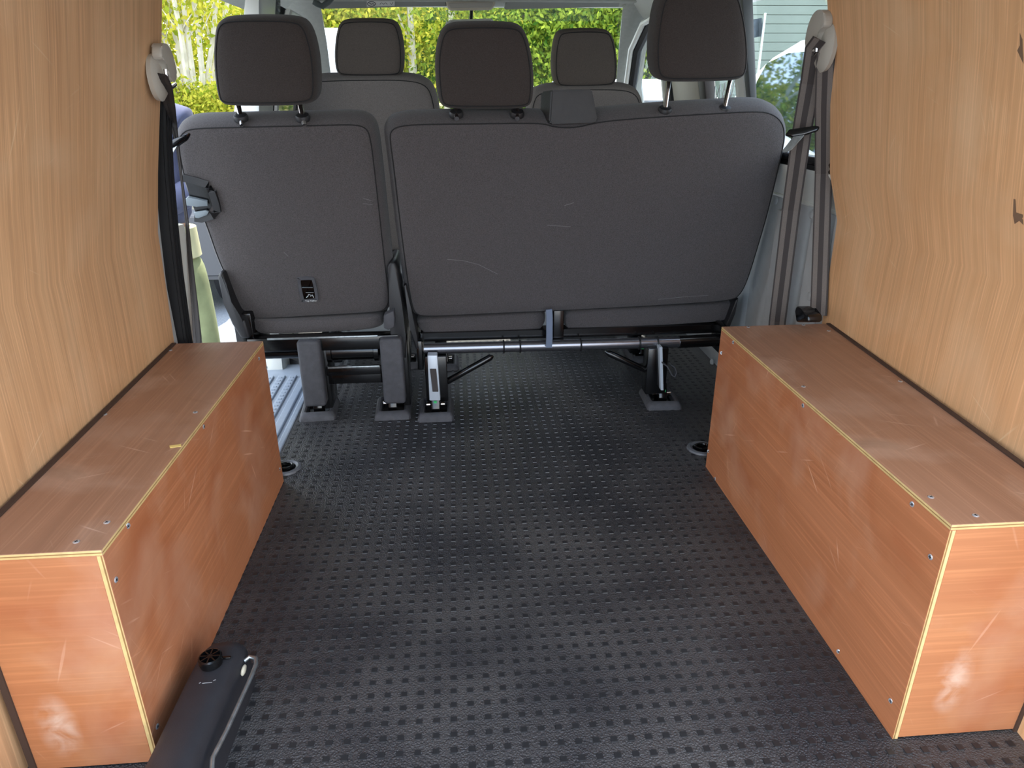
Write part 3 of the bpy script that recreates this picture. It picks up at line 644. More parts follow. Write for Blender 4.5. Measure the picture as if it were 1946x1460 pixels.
def bench():
    t = thing('double_seat', 'wide charcoal fabric double rear seat with two headrests and tubular base', 'car seat', (.37, 2.2, 0))
    px = [(741, 262), (744, 248), (760, 240), (800, 237), (900, 236), (1000, 235), (1036, 236), (1056, 243), (1096, 243), (1124, 236), (1160, 230), (1250, 223), (1350, 217), (1440, 212), (1468, 217), (1487, 234), (1491, 262), (1478, 320),
          (1458, 405), (1436, 480), (1422, 526), (1409, 556), (1392, 571), (1300, 577), (1200, 583), (1060, 590), (900, 597), (812, 601), (790, 597), (782, 575), (772, 510), (758, 400), (748, 310)]
    o = outline(FB, px); b = mk('backrest', puff(FB, o, BACKL), FABRIC, t, 'all'); seam(FB, o, b)
    headrest(t, FH, [(831, 130), (834, 90), (842, 62), (856, 52), (880, 50), (920, 49), (968, 50), (988, 54), (1000, 74), (1008, 110), (1012, 150), (1010, 190), (1002, 203), (970, 205), (920, 205), (875, 205), (846, 203), (836, 190)],
             [(866, 202, 867, 214), (983, 202, 983, 214)], .93, 2.105)
    FHR = Frame((0, 2.055, 1.02), 8)
    headrest(t, FHR, [(1250, 60), (1258, 10), (1268, -8), (1290, -18), (1340, -20), (1388, -20), (1404, -8), (1414, 30), (1420, 70), (1422, 110), (1418, 142), (1404, 150), (1360, 152), (1300, 153), (1262, 152), (1250, 140), (1247, 100)],
             [(1272, 148, 1264, 207), (1389, 148, 1377, 205)], .95, 2.105)
    # belt outlet housing on the shoulder
    P = [onY(u, v, 2.04) for u, v in ((1048, 171), (1125, 170), (1136, 228), (1130, 233), (1048, 236), (1044, 231))]
    bm = NB(); A = [bm.verts.new(p) for p in P]; B = [bm.verts.new(p+Vector((-.018 if i in (0, 5, 4) else .004, .085, -.004))) for i, p in enumerate(P)]
    bm.faces.new(A); bm.faces.new(B[::-1])
    for k in range(6): bm.faces.new((A[k], B[k], B[(k+1) % 6], A[(k+1) % 6]))
    bmesh.ops.bevel(bm, geom=bm.edges[:], offset=.004, segments=2, affect='EDGES'); mk('belt_housing', bm, mat('grained black plastic', (46, 45, 45), .5, 0, .5, .1, 60, .4, 800), t, True)
    cushion(t, [(792, 606), (850, 601), (960, 596), (1030, 590), (1036, 600), (1034, 618), (1022, 629), (960, 634), (840, 640), (806, 634), (796, 622)], 2.235, .48)
    cushion(t, [(1074, 588), (1180, 584), (1300, 578), (1390, 572), (1394, 582), (1388, 602), (1376, 611), (1300, 616), (1180, 624), (1086, 632), (1074, 618)], 2.235, .48)
    a = onY(806, 663, 2.19); c = onY(1290, 650, 2.19); dd = c-a
    mk('main_tube', ntube([a, c], .0185, 16), TUBEM, t, True)
    mk('tube_extension', ntube([c, c+Vector((.14, 0, .003))], .021, 14), GLOSSB, t, True)
    bm = NB(); strip(bm, [a+Vector((-.01, .05, .03)), c+Vector((.15, .05, .034))], .05, .028, (0, 1, 0)); mk('cross_beam', bm, GLOSSB, t)
    mk('tube_end_bracket', nbox(a.x-.022, a.x-.004, 2.16, 2.26, .16, .26, bev=.004), GLOSSB, t, True)
    mk('tube_end_bracket', nbox(c.x+.135, c.x+.152, 2.16, 2.26, .18, .28, bev=.004), GLOSSB, t, True)
    # cable ties round the tube
    for u in (957, 988, 1103, 1214, 1248):
        p = a+dd*((onY(u, 655, 2.19).x-a.x)/dd.x); mk('cable_tie', ntube([p+Vector((0, cos(k*pi/6)*.0205, sin(k*pi/6)*.0205)) for k in range(12)], .0028, 6, closed=True), RUBBER, t, True)
    # centre strap and bracket
    bm = NB(); strip(bm, [onY(u, v, 2.16) for u, v in ((1043, 588), (1044, 600), (1044, 640), (1043, 660))], .020, .008, (1, 0, 0)); mk('centre_strap', bm, mat('grey strap', (104, 116, 136), .4), t)
    mk('centre_bracket', nprism([onY(u, v, 2.2) for u, v in ((1052, 585), (1072, 584), (1071, 664), (1050, 666))], (0, .12, 0), .003), GLOSSB, t, True)
    # legs
    p = onY(812, 672, 2.13); lx = p.x
    mk('leg', nbox(lx-.012, lx+.060, 2.16, 2.22, .045, .205, bev=.004), GLOSSB, t, True)
    sb = mk('strap_bracket', nprism([onY(u, v, 2.125) for u, v in ((812, 676), (831, 676), (837, 762), (816, 762))], (0, .035, 0), .003), SILVER, t, True)
    mk('pull_strap', nprism([onY(u, v, 2.120) for u, v in ((817, 702), (829, 702), (833, 745), (822, 745))], (0, .006, 0), .001), WEBD, sb)
    p = onY(1236, 660, 2.14); rx = p.x
    mk('leg', nbox(rx, rx+.070, 2.16, 2.22, .045, .21, bev=.004), GLOSSB, t, True)
    mk('strap_bracket', nprism([onY(u, v, 2.14) for u, v in ((1253, 660), (1259, 660), (1261, 742), (1256, 742))], (0, .03, 0), .001), SILVER, t)
    mk('pull_strap', (lambda bm: strip(bm, [onY(u, v, 2.12) for u, v in ((1259, 690), (1266, 694), (1272, 704), (1276, 712), (1281, 714), (1284, 706), (1280, 696), (1274, 692))], .022, .003, (0, 1, 0)))(NB()), PLASTG, t)
    # diagonal stays
    for q in (((938, 677), (932, 679), (850, 725), (842, 731)), ((1150, 668), (1158, 672), (1236, 707), (1246, 713))):
        pts = [onY(u, v, 2.185) for u, v in q]; mk('diagonal_stay', ntube(pts, [.003, .011, .011, .003], 12), GLOSSB, t, True)
    scuffs(t, [[(850, 492), (880, 494), (910, 502), (946, 520)], [(1040, 427), (1084, 430)], [(1072, 390), (1090, 384)], [(1250, 568), (1300, 563), (1345, 560)]])
    foot(t, 829, 783, rot=0); foot(t, 1254, 762, rot=-3)
    foot(t, 846, 693, rot=0, sc=.9); foot(t, 1216, 678, rot=-2, sc=.9)
    for x in (-.10, .67): mk('leg', nbox(x, x+.045, 2.60, 2.66, .03, .27, bev=.006), GLOSSB, t, True)
    mk('hinge_cover', nprism([onY(u, v, 2.16) for u, v in ((766, 545), (772, 540), (782, 590), (792, 640), (798, 664), (790, 664), (778, 620))], (0, .16, 0), .004), PLAST, t, True)
    mk('hinge_cover', nprism([onY(u, v, 2.20) for u, v in ((1398, 572), (1404, 566), (1398, 596), (1386, 626), (1374, 632), (1386, 606))], (0, .14, 0), .004), PLAST, t, True)
    return t
bench()
# ------------------------------------------------------------------ FRONT SEATS
FF = Frame((0, 2.98, .60), 9); FFH = Frame((0, 2.93, 1.05), 6)
def front_seat(label, bx, hx, posts, cx):
    t = thing('front_seat', label, 'car seat', (cx, 3.2, 0), 'front cab seats')
    o = outline(FF, bx); b = mk('backrest', puff(FF, o, BACKL), mat('grey front seat fabric', (118, 112, 108), .92, 0, .25, .2, 420, .4, 900), t, 'all'); seam(FF, o, b)
    headrest(t, FFH, hx, posts, 0, 2.985, mat('brown grey headrest fabric', (92, 84, 78), .92, 0, .25, .2, 500), pr=.006, collar=.018, dy=.018)
    mk('seat_cushion', nbox(cx-.25, cx+.25, 3.02, 3.52, .30, .46, bev=.05, seg=4), FABRIC, t, True)
    mk('seat_base', nbox(cx-.20, cx+.20, 3.05, 3.45, .0, .31, bev=.02), mat('pale seat base', (168, 172, 174), .5), t, True)
    return t
front_seat('front passenger seat seen in the gap left of the double seat', [(560, 200), (575, 165), (600, 156), (640, 154), (700, 153), (770, 153), (806, 160), (820, 180), (828, 230), (828, 300), (818, 400), (800, 470), (700, 480), (600, 470), (566, 400)],
           [(637, 105), (640, 70), (646, 46), (660, 40), (700, 39), (740, 40), (754, 48), (762, 80), (764, 110), (762, 138), (752, 144), (700, 145), (650, 144), (640, 136)], [(662, 141, 662, 149), (741, 141, 741, 149)], -.30)
front_seat("driver's front seat with small black headrest behind the windscreen", [(1010, 230), (1014, 195), (1024, 178), (1060, 172), (1110, 171), (1180, 171), (1206, 178), (1216, 196), (1220, 240), (1214, 330), (1190, 440), (1110, 460), (1040, 440), (1018, 330)],
           [(1054, 130), (1056, 95), (1062, 66), (1074, 60), (1110, 58), (1150, 59), (1162, 66), (1170, 95), (1172, 130), (1170, 156), (1158, 163), (1110, 165), (1066, 165), (1058, 156)], [(1074, 162, 1075, 170), (1151, 162, 1151, 170)], .52)

# ------------------------------------------------------------------ SEAT BELTS
def belt(label, gx, gu, pathF, pathR, clip, s, anchor, tongue_dir, side_f, wa=None, wb=None, gs=1.0):
    wa = wa or WEBD; wb = wb or WEB
    g = onX(gu[0], gu[1], gx); t = thing('seat_belt', label, 'seat belt', g, 'rear seat belts')
    # guide: round back plate and hooded cover
    bm = NB(); lathe(bm, g+Vector((s*.006, -.012, -.012)), [(.020, s*.012), (.044, s*.008), (.046, -s*.002), (.036, -s*.010), (.012, -s*.012)], 24, 'X')
    for v in bm.verts: v.co.z = g.z-.012+(v.co.z-(g.z-.012))*1.25*gs; v.co.y = g.y-.012+(v.co.y-(g.y-.012))*gs
    mk('guide_plate', bm, GUIDE, t, True)
    pr = [(a*gs, b*gs) for a, b in [(-.046, .030), (-.040, .052), (-.018, .066), (.012, .064), (.034, .044), (.042, .012), (.040, -.022), (.0, -.026), (-.010, -.018), (-.012, .010), (-.026, .022)]]
    pts = [g+Vector((-s*.020, a, b)) for a, b in chaikin(pr, 2)]; bm = NB(); prism(bm, pts, (s*.022, 0, 0), .005, 3); mk('guide_cover', bm, GUIDE, t, True)
    mk('metal_loop', ntube([g+Vector((-s*.012, a, b)) for a, b in ((-.008, .004), (-.010, -.022), (.006, -.032), (.034, -.026))], .0045, 8), CHROME, t, True)
    def web(name, pts, wid, sides):
        bm = NB(); strip(bm, pts, wid, .0016, sides, 0); w_ = mk(name, bm, wa, t)
        k = 0
        for f in (-.28, .28):
            bm = NB(); P = []
            for i, p in enumerate(pts):
                p = Vector(p); tt = (Vector(pts[min(i+1, len(pts)-1)])-Vector(pts[max(i-1, 0)])).normalized(); sd = Vector(sides[i] if isinstance(sides, list) else sides); sd = (sd-tt*sd.dot(tt)).normalized()
                P.append(p+sd*f*(wid[i] if isinstance(wid, list) else wid))
            strip(bm, P, [x*.26 for x in wid] if isinstance(wid, list) else wid*.26, .0026, sides, 0); mk('stripe', bm, wb, w_)
        return w_
    web('shoulder_webbing', pathF, *side_f[0]); 
    if pathR: web('return_webbing', pathR, *side_f[1])
    # latch plate on the webbing
    c = clip[0]; d = Vector(tongue_dir).normalized(); a = Vector(clip[1]).normalized(); n = d.cross(a).normalized()
    def q(x, y, z): return c+a*x+d*y+n*z
    bm = NB(); prism(bm, [q(x, y, -.006) for x, y in ((-.040, -.012), (.040, -.012), (.038, .006), (.014, .014), (-.014, .014), (-.038, .006))], n*.012, .004, 2); cl_ = mk('latch_grip', bm, GLOSSB, t, True)
    bm = NB(); prism(bm, [q(x, y, -.0015) for x, y in ((-.013, .012), (.013, .012), (.012, .055), (.006, .062), (-.006, .062), (-.012, .055))], n*.003, .0008, 1); mk('tongue', bm, STEEL, t)
    if anchor: mk('lower_anchor', nprism([onX(u, v, gx+s*.04) for u, v in anchor], (-s*.04, 0, 0), .006), GLOSSB, t, True)
    return t
gx = .875
R1 = [onX(1563, 78, gx-.012), onX(1550, 94, gx-.014), onX(1540, 160, .885), onX(1524, 250, .90), onX(1503, 400, .93), onX(1486, 540, .94), onX(1477, 612, .945), onX(1474, 660, .945)]
R2 = [onX(1570, 100, gx+.004), onX(1566, 200, .905), onX(1565, 330, .955), onX(1561, 450, .965), onX(1557, 560, .965), onX(1555, 600, .965)]
belt('striped grey seat belt hanging beside the right plywood wall', gx, (1560, 78), R1, R2, (onX(1525, 250, .882), (.75, -.5, .15)), 1,
     [(1537, 590), (1541, 580), (1550, 590), (1564, 598), (1564, 612), (1540, 612)], (-.6, .0, -.8), (([.050]*8, (1, -.9, 0)), ([.046]*6, (.8, -1, 0))))
gx = -.625
L1 = [onX(304, 140, gx+.01), onX(313, 158, gx+.012), onX(322, 200, -.64), onX(330, 240, -.67), onX(337, 274, -.685), onX(345, 340, -.70), onX(355, 420, -.715), onX(362, 500, -.72), onX(370, 580, -.72), onX(375, 640, -.72), onX(377, 690, -.72)]
belt('thin twisted seat belt, coloured dark as if backlit, hanging beside the left plywood wall', gx, (307, 136), L1, None, (onX(333, 272, -.68), (.8, -.2, .3)), -1, None, (-.5, -.2, -.8),
     (([.034, .032, .026, .018, .010, .008, .012, .018, .024, .030, .030], (.9, -.5, 0)), None), mat('backlight shaded webbing', (40, 35, 33), .75), mat('backlight shaded stripe', (52, 46, 43), .75), .84)  # backlight shade put into these darker webbing colours

# ------------------------------------------------------------------ TIE-DOWN RINGS
def tiedown(label, u, v):
    c = onZ(u, v, 0); t = thing('tie_down_ring', label, 'lashing ring', c, 'floor lashing rings')
    mk('bezel', nlathe(c, [(.026, .001), (.030, .004), (.036, .007), (.043, .005), (.046, 0)][::-1], 28), mat('grey ring plastic', (92, 94, 98), .4), t, True)
    mk('cup', nlathe(c, [(.0285, .0035), (.024, .004), (.001, .0042)], 24), GLOSSB, t)
    mk('ring', ntube([c+Vector((cos(k*pi/8)*.02, sin(k*pi/8)*.017, .0085)) for k in range(16)], .0035, 8, closed=True), GLOSSB, t, True)
tiedown('round black lashing ring in the floor by the left plywood box', 543, 890)
tiedown('round black lashing ring in the floor by the right plywood box', 1334, 853)

# ------------------------------------------------------------------ BLACK ARM IN THE FOREGROUND
def arm():
    t = thing('latch_arm', 'black plastic arm with ribbed knob and steel wire bail in the left foreground', 'latch arm', (-.44, .85, 0))
    bm = NB(); sec = [(-.475, 0), (-.480, .055), (-.478, .086), (-.464, .097), (-.43, .0985), (-.418, .096), (-.406, .084), (-.400, .05), (-.398, 0)]
    R_ = []
    for y, k, dz, tw in ((.61, 1, 0, -.012), (.80, 1, 0, -.004), (.95, 1, 0, .0), (1.005, .98, 0, .003), (1.022, .93, -.004, .004), (1.030, .80, -.014, .005)):
        R_.append([bm.verts.new((-.432+(x+.432)*k+tw, y, max(0, z*(1 if z < .01 else 1)+(dz if z > .02 else 0)))) for x, z in sec])
    for A, B in zip(R_, R_[1:]):
        for k in range(len(A)): bm.faces.new((A[k], A[(k+1) % len(A)], B[(k+1) % len(A)], B[k]))
    bm.faces.new(R_[0]); bm.faces.new(R_[-1])
    mk('body', bm, mat('satin black plastic', (40, 40, 44), .5, 0, .5, .1, 40, .2, 900), t, True)
    c = onZ(402, 1262, .0985)
    bm = NB(); lathe(bm, c, [(.010, 0), (.0185, .001), (.0195, .006), (.0195, .016), (.0165, .018), (.0150, .010), (.006, .009), (.005, .017), (.001, .0175)], 24); k_ = mk('knob', bm, GLOSSB, t, True)
    for k in range(8):
        a = k*pi/4; p = c+Vector((cos(a)*.011, sin(a)*.011, .013)); bm = NB()
        bmesh.ops.create_cube(bm, size=1, matrix=Matrix.Translation(p) @ Matrix.Rotation(a, 4, 'Z') @ Matrix.Diagonal((.012, .0022, .010, 1))); mk('knob_rib', bm, GLOSSB, k_)
    mk('knob_pointer', nbox(c.x+.014, c.x+.030, c.y+.008, c.y+.013, c.z, c.z+.004, bev=.001), GLOSSB, t)
    pts = [onZ(u, v, z) for u, v, z in ((464, 1257, .070), (474, 1249, .072), (486, 1251, .072), (487, 1262, .072), (478, 1285, .072), (455, 1335, .072), (430, 1390, .074), (412, 1425, .074), (404, 1441, .074), (402, 1468, .070))]
    mk('wire_bail', ntube(pts, .0038, 10), STEEL, t, True)
    p = onZ(463, 1274, .066); bm = NB(); bmesh.ops.create_uvsphere(bm, u_segments=10, v_segments=6, radius=.008, matrix=Matrix.Translation(p) @ Matrix.Diagonal((.5, 1.6, .8, 1))); mk('cream_pad', bm, mat('cream plastic', (214, 206, 182), .5), t, True)
    for (u0, u1, v) in ((378, 382, 1299), (384, 403, 1299), (405, 410, 1294)):
        mk('scratch', ntube([onZ(u0, v, .0988), onZ(u1, v-2, .0988)], .0005, 4), mat('pale scratch', (150, 150, 150), .7), t)
arm()

# ------------------------------------------------------------------ CAB TOP: visors, console, mirror, grab handle
def visor(label, x0, x1, sticker):
    t = thing('sun_visor', label, 'sun visor', ((x0+x1)/2, 3.40, 1.38), 'sun visors')
    bm = NB(); prism(bm, [(x0, 3.43, 1.325), (x1, 3.43, 1.337), (x1-.01, 3.34, 1.395), (x0+.02, 3.34, 1.395)], (0, .012, .012), .006, 3); mk('board', bm, VISOR, t, True)
    mk('hinge_rod', ntube([(x0+.02, 3.35, 1.398), (x1, 3.35, 1.398)], .005, 8), PLAST, t, True)
    if sticker:
        def Q(u, v):
            d = ray(u, v); n = Vector((0, .058, .09)).normalized(); o = Vector((x0, 3.43, 1.325)); k = (o-CAMPOS).dot(n)/d.dot(n); return CAMPOS+d*(k*.9985)
        s = mk('warning_label', nprism([Q(u, v) for u, v in ((697, 1), (750, -1), (750, 11), (697, 13))], (0, .0008, .0005)), mat('white label', (222, 222, 214), .6), t)
        mk('yellow_band', nprism([Q(u, v) for u, v in ((695, -10), (744, -12), (743, -1), (696, 1.5))], (0, -.0006, -.0004)), mat('yellow label', (206, 184, 60), .6), t)
        dk = mat('label ink', (40, 40, 44), .6); c = Q(706, 7.5)
        mk('prohibition_sign', ntube([Q(706+7.5*cos(a*pi/10), 7.3+4.2*sin(a*pi/10)) for a in range(20)], .0016, 5, closed=True), dk, s)
        mk('seat_symbol', ntube([Q(u, v) for u, v in ((702, 6), (706, 8), (709, 6.5), (711, 9))], .0018, 5), dk, s)
        mk('child_symbol', ntube([Q(u, v) for u, v in ((722, 8), (725, 5), (729, 8), (733, 5), (736, 8))], .0012, 5), dk, s)
        mk('child_symbol', ntube([Q(u, v) for u, v in ((741, 5), (744, 9), (747, 4))], .0012, 5), dk, s)
    return t
visor('grey sun visor with white warning label above the passenger seat', -.53, -.01, True)
visor("plain grey sun visor above the driver's headrest", .235, .74, False)
t = thing('overhead_console', 'beige interior lamp console at the top centre of the windscreen', 'console', (.1, 3.4, 1.38))
mk('housing', nprism([onY(u, v, 3.38) for u, v in ((846, -14), (943, -14), (941, 10), (934, 17), (855, 18), (849, 12))], (0, .06, .0), .008, 3), mat('console beige', (196, 186, 166), .6), t, True)
mk('lamp_lens', nprism([onY(u, v, 3.374) for u, v in ((852, 5), (938, 4), (934, 14), (856, 15))], (0, .012, .0), .003), GUIDE, t, True)
t = thing('rear_view_mirror', 'rear view mirror just above the middle headrest', 'mirror', onY(895, 45, 3.5))
mk('shell', nprism([onY(u, v, 3.48) for u, v in ((846, 44), (856, 37), (934, 35), (941, 42), (940, 62), (848, 64))], (0, .03, .0), .006, 3), mat('mirror shell', (196, 200, 190), .5), t, True)
mk('glass', nprism([onY(u, v, 3.474) for u, v in ((852, 45), (858, 40), (932, 38.5), (936, 43), (936, 60), (853, 61))], (0, .004, .0)), mat('mirror glass', (200, 205, 205), .03, 1), t)
mk('stalk', ntube([onY(895, 38, 3.50), (.1, 3.56, 1.36)], .008, 8), PLAST, t, True)
t = thing('grab_handle', 'dark grab handle at the top of the left windscreen pillar', 'handle', (-.60, 3.45, 1.36))
mk('grip', ntube([onY(u, v, 3.36) for u, v in ((596, 3), (604, 8), (613, 12), (624, 4), (632, -6))], .012, 10), mat('handle grey', (84, 92, 90), .5), t, True)
mk('mount', nprism([onY(u, v, 3.37) for u, v in ((592, -4), (606, -6), (606, 4), (596, 6))], (0, .03, 0), .003), TRIM, t, True)

# ------------------------------------------------------------------ OUTSIDE: trees, shrubs
def leaf_mat(name, a, b, tr=.35):
    M = bpy.data.materials.new(name); M.use_nodes = True; n = M.node_tree.nodes; L = M.node_tree.links; n.remove(n['Principled BSDF'])
    g = n.new('ShaderNodeNewGeometry'); r = n.new('ShaderNodeValToRGB'); r.color_ramp.elements[0].color = lin(a); r.color_ramp.elements[1].color = lin(b)
    L.new(g.outputs['Random Per Island'], r.inputs[0]); d = n.new('ShaderNodeBsdfDiffuse'); t = n.new('ShaderNodeBsdfTranslucent'); x = n.new('ShaderNodeMixShader'); x.inputs[0].default_value = tr
    L.new(r.outputs[0], d.inputs[0]); L.new(r.outputs[0], t.inputs[0]); L.new(d.outputs[0], x.inputs[1]); L.new(t.outputs[0], x.inputs[2]); L.new(x.outputs[0], n['Material Output'].inputs[0]); return M
LEAFS = [leaf_mat('green leaves', (52, 92, 32), (164, 180, 66)), leaf_mat('yellow green leaves', (120, 140, 40), (206, 196, 78)), leaf_mat('deep green leaves', (48, 86, 44), (116, 150, 74))]
BARK = mat('pale bark', (196, 190, 172), .8, 0, .3, .2, 8); BARKD = mat('grey brown bark', (120, 108, 92), .9, 0, .3, .25, 8)
def tree(name, label, base, h, cr, n, ls, lm, bark, stems=1, crown_lo=.25, group='trees beyond the car park', spread=.35, seed=0, tr=.07, droop=0, fill=.45):
    rnd = random.Random(seed); base = Vector(base); t = thing(name, label, 'tree' if 'tree' in name else 'shrub', base, group)
    bm = NB(); tips = []
    for s in range(stems):
        a = rnd.uniform(0, 2*pi); lean = rnd.uniform(.3, 1)*spread if stems > 1 else rnd.uniform(0, .06)
        p = base+Vector((cos(a), sin(a), 0))*(.05*stems*.3); pts = [p.copy()]; d = Vector((cos(a)*lean, sin(a)*lean, 1)).normalized(); H = h*rnd.uniform(.75, 1)
        for k in range(7):
            d = (d+Vector((rnd.uniform(-.10, .10), rnd.uniform(-.10, .10), .03))).normalized(); p = p+d*H/7; pts.append(p.copy())
            for _ in range(2):
                if k >= 1:
                    b = rnd.uniform(0, 2*pi); e = (d+Vector((cos(b), sin(b), .2))*.9).normalized(); q = p.copy(); bp = [q.copy()]; ln = cr*rnd.uniform(.5, 1)*(1-.07*k)
                    for j in range(3): e = (e+Vector((rnd.uniform(-.2, .2), rnd.uniform(-.2, .2), .08-droop))).normalized(); q = q+e*ln/3; bp.append(q.copy()); tips.append(q.copy())
                    tube(bm, bp, [tr*.30, tr*.2, tr*.12, tr*.05], 4)
        rad = [tr*(1-.12*i) for i in range(8)]; tube(bm, pts, rad, 6); tips.append(pts[-1])
    mk('trunk', bm, bark, t, True)
    V = []; F = []; z0 = base.z+h*crown_lo; tips = [q for q in tips if q.z > z0] or tips
    for i in range(n):
        if rnd.random() < fill:
            while True:
                q = Vector((rnd.uniform(-1, 1), rnd.uniform(-1, 1), rnd.uniform(-1, 1)))
                if .3 < q.length < 1: break
            zc = (z0+base.z+h)/2; c = Vector((base.x+q.x*cr*1.15, base.y+q.y*cr*1.15, zc+q.z*(base.z+h-z0)/2))
        else: c = rnd.choice(tips)+Vector((rnd.gauss(0, 1), rnd.gauss(0, 1), rnd.gauss(0, .8)))*cr*.22
        if c.z < z0-.1: c.z = z0+rnd.random()*.3
        a = Vector((rnd.gauss(0, 1), rnd.gauss(0, 1), rnd.gauss(0, .6))).normalized(); b = a.orthogonal().normalized(); b.rotate(Matrix.Rotation(rnd.uniform(0, 6.3), 3, a)); cc = a.cross(b); l = ls*rnd.uniform(.6, 1.3); wd = l*.5
        k = len(V); V += [c-b*l, c+cc*wd-b*l*.1, c+b*l, c-cc*wd-b*l*.1]; F.append((k, k+1, k+2, k+3))
    me = bpy.data.meshes.new('foliage'); me.from_pydata([v-base for v in V], [], F); me.materials.append(lm); o = bpy.data.objects.new('foliage', me); C.objects.link(o); o.parent = t; o['kind'] = 'stuff'
    return t
BZ = .80
tree('birch_tree', 'slender pale trunked tree seen between the two left headrests', (-.60, 12.6, GZ), 4.2, 1.2, 1800, .045, LEAFS[0], BARK, seed=1, crown_lo=.40, tr=.12, fill=.3)
tree('birch_tree', 'thin pale trunked tree just left of the middle headrest', (-.10, 12.4, GZ), 4.0, 1.1, 1800, .045, LEAFS[1], BARK, seed=2, crown_lo=.40, tr=.085, fill=.3)
tree('broadleaf_tree', 'bushy green tree behind the middle headrest', (1.4, 13.6, GZ), 4.0, 1.8, 24000, .048, LEAFS[0], BARKD, seed=3, crown_lo=.08, fill=.75)
tree('broadleaf_tree', "bushy green tree straight behind the driver's headrest", (3.4, 13.2, GZ), 4.4, 1.8, 24000, .048, LEAFS[0], BARKD, seed=4, crown_lo=.08, fill=.75)
tree('broadleaf_tree', 'dark green tree beyond the right hand windscreen pillar', (6.0, 16.5, BZ), 7, 2.3, 9000, .10, LEAFS[2], BARKD, seed=5, crown_lo=.03, fill=.7)
tree('broadleaf_tree', 'yellowish tree above the white van at the front left', (-2.0, 13.4, BZ), 2.2, 1.5, 22000, .045, LEAFS[1], BARKD, seed=6, crown_lo=.0, fill=.75)
tree('broadleaf_tree', 'deep green tree filling the back of the windscreen view', (-.2, 16.8, BZ), 2.5, 2.2, 24000, .06, LEAFS[2], BARKD, seed=7, crown_lo=.0, fill=.8)
tree('broadleaf_tree', 'deep green tree behind the gap right of the middle headrest', (3.6, 17.6, BZ), 3.0, 2.4, 22000, .06, LEAFS[2], BARKD, seed=12, crown_lo=.0, fill=.8)
tree('broadleaf_tree', 'yellow green tree at the far left behind the pale shrub', (-5.6, 15.5, BZ), 3.4, 2.3, 22000, .055, LEAFS[1], BARKD, seed=8, crown_lo=.0, fill=.8)
tree('broadleaf_tree', 'tall green tree left of the pale shrub, mostly hidden by plywood', (-9.5, 16, BZ), 6, 2.6, 10000, .11, LEAFS[0], BARKD, seed=9, crown_lo=.0, fill=.8)
tree('multi_stem_shrub_tree', 'pale many stemmed shrub seen past the left headrest', (-3.4, 10.3, BZ), 3.6, .75, 5200, .045, LEAFS[1], BARK, stems=11, seed=10, crown_lo=.12, spread=.42, tr=.045, fill=.15)
tree('multi_stem_shrub_tree', 'pale many stemmed shrub behind the seat belt guide', (-4.6, 11.4, BZ), 3.6, .75, 4600, .045, LEAFS[1], BARK, stems=9, seed=11, crown_lo=.12, spread=.40, tr=.045, fill=.15)
for i, (x, y, lb) in enumerate(((-2.55, 9.5, 'low yellow green bush under the left headrest'), (-3.1, 9.7, 'low yellow green bush at the foot of the pale shrub'), (-3.75, 9.7, 'low yellow green bush by the person\'s shoulder'))):
    tree('low_bush', lb, (x, y, BZ-.2), .45, .35, 2600, .03, LEAFS[1], BARKD, stems=6, seed=20+i, crown_lo=.1, spread=.7, tr=.012, group='low bushes on the bank')

